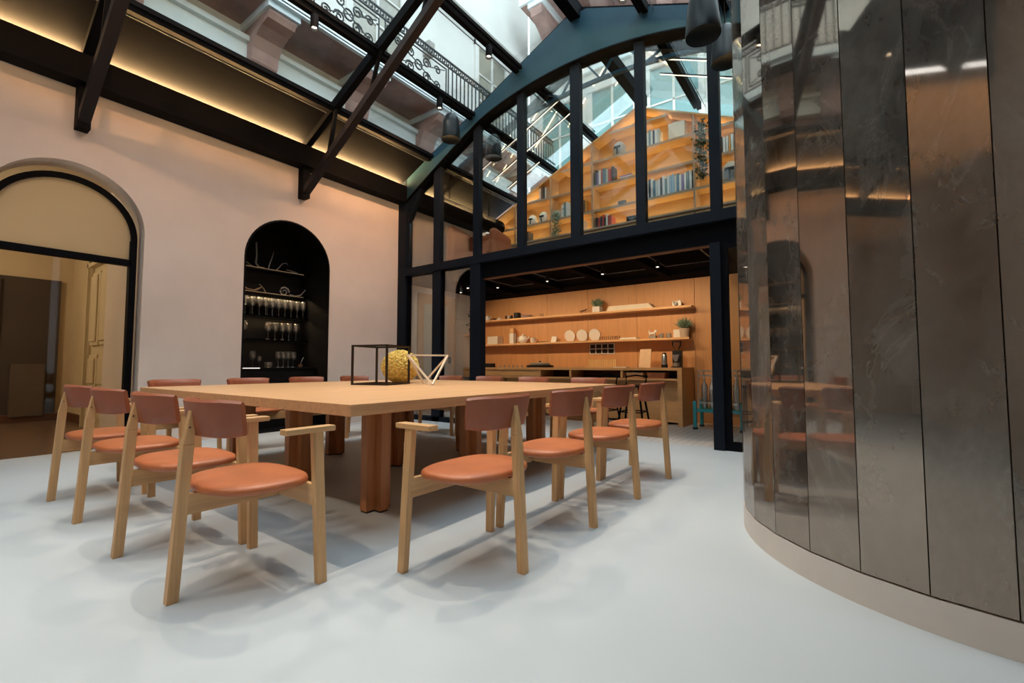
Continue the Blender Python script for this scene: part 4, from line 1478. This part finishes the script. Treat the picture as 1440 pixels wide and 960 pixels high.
helmet(-3.30, 4.91, 1.0, 'grey and white helmet shaped vase on the high gallery shelf', 'grey')
helmet(-5.28, 3.95, .8, 'white mask ornament on the left gallery shelf, left of two')
helmet(-5.0, 3.95, .85, 'white mask ornament on the left gallery shelf, right of two')
helmet(-1.38, 3.95, 1.2, 'large pale helmet vase near the mirrored column', 'grey')
gb_ = thing('glass_block', 'small glass block ornament on the middle gallery shelf', 'ornament', (-3.25, BY + .1, 3.95), group='ornaments in the gallery bookcase')
MB().box(-.07, .07, -.03, .03, 0, .09).build('block', 'wineglass', gb_)
MB().box(-.05, .05, -.02, .02, .01, .05).build('core', 'dark', gb_)


def trailing(x, y, z, h, wd, label, m, nleaf, pot=True):
    t = thing('trailing_plant', label, 'plant', (x, y, z))
    MB().lathe([(.05, 0), (.075, .12), (.06, .12)], seg=16).build('pot', 'white' if pot else 'terracotta', t)
    mb = MB()
    for i in range(nleaf):
        q = random.random()
        zz = .16 - q * h
        p = Vector((random.gauss(0, wd * .5), -.09 + random.gauss(0, .03), zz + random.uniform(-.02, .02)))
        s_ = random.uniform(.018, .034)
        t1 = Vector((random.uniform(-1, 1), random.uniform(-1, .2), random.uniform(-1, .5))).normalized() * s_
        t2 = t1.cross(Vector((random.uniform(-1, 1), 1, .3))).normalized() * s_ * .6
        o_ = len(mb.v)
        mb.v += [tuple(p - t1), tuple(p + t2), tuple(p + t1), tuple(p - t2)]
        mb.face((o_, o_ + 1, o_ + 2, o_ + 3))
    for k in range(5):
        xx = (k - 2) * wd * .4
        mb.tube([(xx * .3, -.02, .13), (xx, -.09, .1), (xx, -.1, -.3 * h), (xx * .8, -.1, .12 - h)], .003, 5)
    mb.build('foliage', m, t)
    return t


trailing(-4.62, BY + .08, 3.95, .52, .10, 'green trailing plant hanging over the left gallery shelf', 'green', 130)
trailing(-1.80, BY + .08, 4.91, 1.02, .10, 'long dark trailing plant hanging beside the high gallery shelves', 'darkgreen', 420)
trailing(-1.02, BY + .08, 3.95, .4, .1, 'small trailing plant behind the mirrored column edge', 'green', 90)

# armchair on the gallery
ac = thing('armchair', 'tan upholstered armchair behind the gallery glass', 'armchair', (-5.75, 6.75, 2.702), math.radians(14))


def cushion(mb, x0, x1, y0, y1, z0, z1):
    return mb.box(x0, x1, y0, y1, z0, z1)


cushion(MB(), -.38, .38, -.36, .30, .16, .44).build('seat', 'clay', ac, bevel=.05)
cushion(MB(), -.40, .40, .26, .44, .2, .92).build('backrest', 'clay', ac, bevel=.06)
cushion(MB(), -.54, -.38, -.38, .44, .12, 1.0).build('wing', 'clay', ac, bevel=.07)
cushion(MB(), .38, .54, -.38, .44, .12, .84).build('armrest', 'clay', ac, bevel=.07)
o = cushion(MB(), -.26, .26, .08, .22, .46, .86).build('cushion', 'clay', ac, bevel=.06)
o.rotation_euler = (math.radians(-12), 0, 0)
for sx in (-1, 1):
    for sy in (-1, 1):
        MB().box(sx * .4 - .02, sx * .4 + .02, sy * .3 - .02, sy * .3 + .02, 0, .16).build('leg', 'brown', ac)

# round black duct under the gallery eave
du = thing('air_duct', 'round black air duct along the gallery eave', 'duct', (-5.98, 5.85, 3.95))
MB().tube([(0, 0, 0), (0, 1.85, 0)], .16, 28).build('pipe', 'black', du)
for yy in (.3, 1.5):
    MB().bar((0, yy, .15), (0, yy, roof_z(-5.98) - 3.96), .03, .006).build('hanger_strap', 'black', du)

# linear lamps along the gallery roof slopes
k = 0
for y, xa, xb in ((6.55, -5.65, -3.65), (7.0, -5.6, -3.65), (7.5, -5.6, -4.8), (6.55, -2.2, -.2), (7.0, -2.2, -.2)):
    ll = thing('linear_lamp', 'thin glowing linear lamp under the gallery roof, %s of five from the left' % ORD[k], 'lamp', (xa, y, roof_z(xa) - .10), group='linear lamps under the gallery roof')
    k += 1
    MB().bar((0, 0, .008), (xb - xa, 0, roof_z(xb) - roof_z(xa) + .008), .018, .018).build('housing', 'black', ll)
    MB().bar((0, 0, -.012), (xb - xa, 0, roof_z(xb) - roof_z(xa) - .012), .012, .012).build('tube', 'led_lamp', ll)


# ================================================================== LAMPS UNDER THE ROOF
def bell(x, y, ztop, label):
    p = thing('pendant_speaker', label, 'pendant', (x, y, ztop - .40), group='black bell pendants')
    MB().lathe([(.012, .43), (.03, .42), (.075, .40), (.105, .36), (.125, .28), (.145, .08), (.150, .02), (.146, 0), (.13, .006), (.03, .014)], seg=30).build('shell', 'bell', p)
    zr = roof_z(x) - .08
    MB().tube([(0, 0, .43), (0, 0, zr - (ztop - .40))], .006, 6).build('cord', 'black', p)
    MB().lathe([(.03, zr - (ztop - .40) - .03), (.03, zr - (ztop - .40))], seg=12).build('ceiling_cup', 'black', p)


bell(-4.82, 4.98, 4.86, 'black bell pendant beside the left part of the gable plate')
bell(-4.80, 6.02, 4.96, 'black bell pendant seen through the gallery glass')
bell(-.90, 4.08, 4.24, 'large black bell pendant nearest the mirrored column')
bell(-.93, 5.24, 4.66, 'smaller black bell pendant half hidden by the mirrored column')


def spotlight(x, y, target, label, power=None, ang=62, tint=(1.0, .80, .60)):
    ztop = roof_z(x) - .09
    s = thing('spotlight', label, 'spotlight', (x, y, ztop - .24), group='cylindrical black spotlights on the purlins')
    MB().lathe([(.005, .05), (.040, .05), (.041, .0), (.045, 0), (.045, .16), (.030, .175), (.008, .18), (.008, .24)], seg=20).build('housing', 'black', s)
    MB().lathe([(.030, .030), (.036, .048)], seg=16).build('bulb', 'bulb', s)
    t = Vector(target) - Vector((x, y, ztop - .24))
    spot(s, (0, 0, -.02), tuple(t), power or SPOT_W, ang, tint, .012, .8)


spotlight(-4.80, 2.70, (-4.2, 2.3, .5), 'black cylinder spotlight high above the left row of chairs', ang=80)
spotlight(-4.80, 4.71, (-6.65, 4.9, 3.2), 'black cylinder spotlight beside the bell pendant', ang=92, tint=(1.0, .50, .24))
spotlight(-3.86, 4.73, (-3.2, 4.2, .5), 'lit black cylinder spotlight near the gable plate', ang=80)
spotlight(-3.86, 1.5, (-3.4, 1.3, .5), 'black cylinder spotlight above the near table edge', ang=85)
spotlight(mir(-3.86), 1.5, (-1.9, 1.3, .3), 'black cylinder spotlight on the right slope above the near table corner', ang=66, power=215.0)
spotlight(mir(-3.86), 3.1, (-1.9, 3.0, .3), 'black cylinder spotlight on the right slope above the right row', ang=66, power=215.0)
spotlight(mir(-3.86), 4.9, (-1.9, 4.6, .3), 'black cylinder spotlight on the right slope above the far chairs', ang=66, power=215.0)
spotlight(mir(-3.86), -2.6, (-1.9, 1.2, .4), 'black cylinder spotlight on the right slope above the camera', ang=62, power=230.0)
spotlight(-3.86, -2.4, (-3.6, .9, .4), 'black cylinder spotlight on the left slope above the open floor', ang=62, power=210.0)
spotlight(-3.86, 2.6, (-6.65, 2.9, 3.1), 'black cylinder spotlight aimed at the niche wall', ang=96, power=WALL_W, tint=(1.0, .50, .24))
spotlight(-3.86, 0.6, (-6.65, 0.8, 3.1), 'black cylinder spotlight aimed at the doorway wall', ang=96, power=WALL_W, tint=(1.0, .50, .24))
spotlight(-3.86, -1.9, (-6.65, -1.8, 3.1), 'black cylinder spotlight aimed at the wall behind the camera', ang=80, power=25.0, tint=(1.0, .50, .24))

# ================================================================== COURTYARD BUILDINGS ABOVE THE ROOF


def window(parent, fn, u0, u1, z0, z1, pane='dark_pane', bars=(1, 2)):
    """fn(u, z, d): d outward from the facade"""
    w_ = MB()

    def bx3(a0, a1, b0, b1, d0, d1, mb):
        c = [(a0, b0), (a1, b0), (a1, b1), (a0, b1)]
        return mb.hexa([fn(u, v, d0) for u, v in c], [fn(u, v, d1) for u, v in c])
    bx3(u0 - .14, u0, z0 - .1, z1 + .14, 0, .06, w_)
    bx3(u1, u1 + .14, z0 - .1, z1 + .14, 0, .06, w_)
    bx3(u0 - .14, u1 + .14, z1, z1 + .16, 0, .09, w_)
    bx3(u0 - .16, u1 + .16, z0 - .12, z0, 0, .10, w_)
    f = w_.build('window', 'stucco_white', parent)
    q = MB()
    bx3(u0, u1, z0, z1, 0, .012, q)
    q.build('pane', pane, f)
    q = MB()
    for i in range(1, bars[0] + 1):
        u = u0 + (u1 - u0) * i / (bars[0] + 1)
        bx3(u - .03, u + .03, z0, z1, .012, .04, q)
    for i in range(1, bars[1] + 1):
        z = z0 + (z1 - z0) * i / (bars[1] + 1)
        bx3(u0, u1, z - .02, z + .02, .012, .04, q)
    q.build('glazing_bars', 'stucco_white', f)


def scroll(c, r, turns, flip, ax):
    pts = []
    for k in range(15):
        t = k / 14 * turns * 2 * math.pi
        rr = r * (1 - .8 * k / 14)
        pts.append((c[0] + flip * rr * math.cos(t), c[1] + rr * math.sin(t)))
    return pts


def railing(parent, fn, u0, u1, z0, h, panels=()):
    """wrought iron: bars, a meander frieze under the rail, scroll panels"""
    mb = MB()

    def br_(u, z, u2, z2, w__=.018):
        mb.bar(fn(u, z, 0), fn(u2, z2, 0), w__, w__)
    for z in (z0 + .08, z0 + h - .14, z0 + h - .01):
        br_(u0, z, u1, z, .028)
    # meander frieze
    u = u0 + .05
    while u < u1 - .12:
        za, zb = z0 + h - .125, z0 + h - .03
        br_(u, za, u, zb, .017)
        br_(u, zb, u + .07, zb, .017)
        br_(u + .07, zb, u + .07, za + .03, .017)
        br_(u + .07, za + .03, u + .03, za + .03, .017)
        u += .12
    u = u0
    while u < u1:
        if not any(a < u < b for a, b in panels):
            br_(u, z0 + .08, u, z0 + h - .14, .021)
        u += .125
    mb.build('railing', 'iron', parent)
    for a, b in panels:
        pn = MB()
        zc = z0 + h * .46
        za, zb = z0 + .16, z0 + h - .22
        for (p, q) in (((a + .04, za), (b - .04, za)), ((b - .04, za), (b - .04, zb)), ((b - .04, zb), (a + .04, zb)), ((a + .04, zb), (a + .04, za))):
            pn.bar(fn(p[0], p[1], 0), fn(q[0], q[1], 0), .02, .02)
        um = (a + b) / 2
        for sx in (-1, 1):
            for sz in (-1, 1):
                c = (um + sx * (b - a) * .13, zc + sz * h * .14)
                pn.tube([fn(p[0], p[1], 0) for p in scroll(c, .11, 1.5, sx, 0)], .016, 5)
                c2 = (um + sx * (b - a) * .32, zc + sz * h * .16)
                pn.tube([fn(p[0], p[1], 0) for p in scroll(c2, .09, 1.4, -sx, 0)], .015, 5)
        pn.bar(fn(a + .08, za + .05, 0), fn(b - .08, zb - .05, 0), .014, .014)
        pn.bar(fn(a + .08, zb - .05, 0), fn(b - .08, za + .05, 0), .014, .014)
        pn.tube([fn(um + .09 * math.cos(t * .5236), zc + .09 * math.sin(t * .5236), 0) for t in range(13)], .016, 6)
        pn.build('railing_panel', 'iron', parent)


FXW = -7.4
lf = thing('courtyard_building', 'white courtyard facade with a wrought iron balcony left above the glass roof', 'building', (FXW, 3, 4.3))
ox, oy, oz = FXW, 3, 4.3
Lf = lambda u, z, d_: (d_, u - oy, z - oz)


def lbx(y0, y1, z0, z1, d0, d1):
    return MB().box(d0, d1, y0 - oy, y1 - oy, z0 - oz, z1 - oz)


lbx(-6, 10.95, 4.3, 6.1, -.3, 0).build('lower_wall', 'stucco_brown', lf)
lbx(-6, 10.95, 6.1, 13, -.3, 0).build('upper_wall', 'stucco_white', lf)
lbx(-6, 10.95, 5.62, 5.98, 0, .16).build('cornice', 'stone_pale', lf)
lbx(-6, 10.95, 5.90, 5.98, .16, .24).build('cornice_lip', 'stone_pale', lf)
lbx(-6, 10.95, 6.25, 6.36, 0, .92).build('balcony_slab', 'stucco_brown', lf)
lbx(-6, 10.95, 6.23, 6.38, .90, .97).build('slab_edge', 'stone_pale', lf)
corb = None
for y in (-3.6, -1.9, -.2, 1.5, 3.2, 4.9, 6.6, 8.3, 10.0):
    if corb is None:
        mb = MB()
        prof = [(0, 5.5), (.22, 5.52), (.30, 5.62), (.34, 5.78), (.44, 5.92), (.62, 6.0), (.80, 6.03), (.86, 6.10), (.86, 6.25), (0, 6.25)]
        mb.prism([(d_, z - oz) for d_, z in prof], lambda u, v, dd: (u, dd, v), -.2, .2)
        corb = mb.build('corbel', 'stucco_brown', lf)
        cap = MB().box(.0, .90, -.24, .24, 6.14 - oz, 6.25 - oz).build('corbel_cap', 'stone_pale', corb)
        o = corb
    else:
        o = copy_tree(corb, lf)
    o.location = (0, y - oy, 0)
railing(lf, lambda u, z, d_: (.90, u - oy, z - oz), -2.0, 10.9, 6.36, 1.0, ((3.6, 4.9), (5.0, 6.6)))
for y0, z0, z1 in ((-1.6, 6.45, 9.2), (1.7, 6.45, 9.2), (4.9, 6.45, 9.2), (8.6, 6.45, 9.2), (1.7, 10.2, 12.6), (4.9, 10.2, 12.6)):
    window(lf, Lf, y0, y0 + 1.15, z0, z1, 'dark_pane', (1, 3))
lbx(-6, 10.95, 9.55, 9.75, 0, .3).build('string_course', 'stucco_white', lf)
# wall lantern
MB().box(0, .2, 6.72 - oy, 6.9 - oy, 7.9 - oz, 8.2 - oz).build('wall_lantern', 'grey', lf)

FYW = 11.0
ef = thing('courtyard_building', 'white courtyard facade with teal windows behind the gallery roof', 'building', (RIDGE, FYW, 4.3))
Ef = lambda u, z, d_: (u - RIDGE, -d_, z - oz)


def ebx(x0, x1, z0, z1, d0, d1):
    return MB().box(x0 - RIDGE, x1 - RIDGE, -d1, -d0, z0 - oz, z1 - oz)


ebx(-7.38, 2.2, 4.3, 14, -.3, 0).build('wall', 'stucco_white', ef)
for x0 in (-6.9, -5.3, -3.7, -2.1, -.5, .95):
    window(ef, Ef, x0, x0 + 1.15, 5.6, 8.4, 'teal_glass', (1, 2))
    window(ef, Ef, x0, x0 + 1.15, 11.6, 13.4, 'teal_glass', (1, 2))
ebx(-6.9, 2.2, 10.85, 11.0, 0, 1.2).build('balcony_slab', 'stucco_brown', ef)
ebx(-6.9, 2.2, 10.83, 11.02, 1.18, 1.25).build('slab_edge', 'stone_pale', ef)
cb = None
for x in (-6.4, -4.8, -3.2, -1.6, 0, 1.6):
    if cb is None:
        prof = [(0, 9.35), (.28, 9.4), (.38, 9.6), (.44, 9.9), (.62, 10.2), (.9, 10.38), (1.12, 10.46), (1.16, 10.6), (1.16, 10.85), (0, 10.85)]
        mb = MB().prism([(d_, z - oz) for d_, z in prof], lambda u, v, dd: (dd, -u, v), -.18, .18)
        cb = mb.build('corbel', 'stucco_brown', ef)
        MB().box(-.24, .24, -1.2, 0, 10.68 - oz, 10.85 - oz).build('corbel_cap', 'stone_pale', cb)
        o = cb
    else:
        o = copy_tree(cb, ef)
    o.location = (x - RIDGE, 0, 0)
ebx(-6.9, 2.2, 9.3, 10.85, 0, .06).build('frieze', 'stucco_brown', ef)
railing(ef, lambda u, z, d_: (u - RIDGE, -1.18, z - oz), -6.8, 2.1, 11.0, 1.0, ())
ebx(-7.2, 2.2, 9.0, 9.12, 0, .1).build('string_course', 'stone_pale', ef)

FRX = 2.6
rf = thing('courtyard_building', 'white courtyard facade with pale windows right of the glass roof', 'building', (FRX, 3, 4.3))
Rf = lambda u, z, d_: (-d_, u - 3, z - oz)


def rbx(y0, y1, z0, z1, d0, d1):
    return MB().box(-d1, -d0, y0 - 3, y1 - 3, z0 - oz, z1 - oz)


rbx(-6, 10.9, 4.3, 8.9, -.3, 0).build('wall', 'stucco_white', rf)
for y0 in (-3.2, -.4, 2.4, 5.2, 7.6):
    window(rf, Rf, y0, y0 + 1.15, 5.6, 8.2, 'teal_glass', (1, 2))
rbx(-6, 10.9, 8.5, 8.7, 0, .3).build('string_course', 'stone_pale', rf)
# flat roof between the eaves and the facades
struct(MB().box(FXW, -6.66, -5.2, 10.9, 4.30, 4.36).build('ceiling_gutter', 'soffit'), 'dark gutter deck along the left facade')
struct(MB().box(mir(-6.66), FRX, -5.2, 10.9, 4.30, 4.36).build('ceiling_gutter_right', 'soffit'), 'dark gutter deck along the right facade')
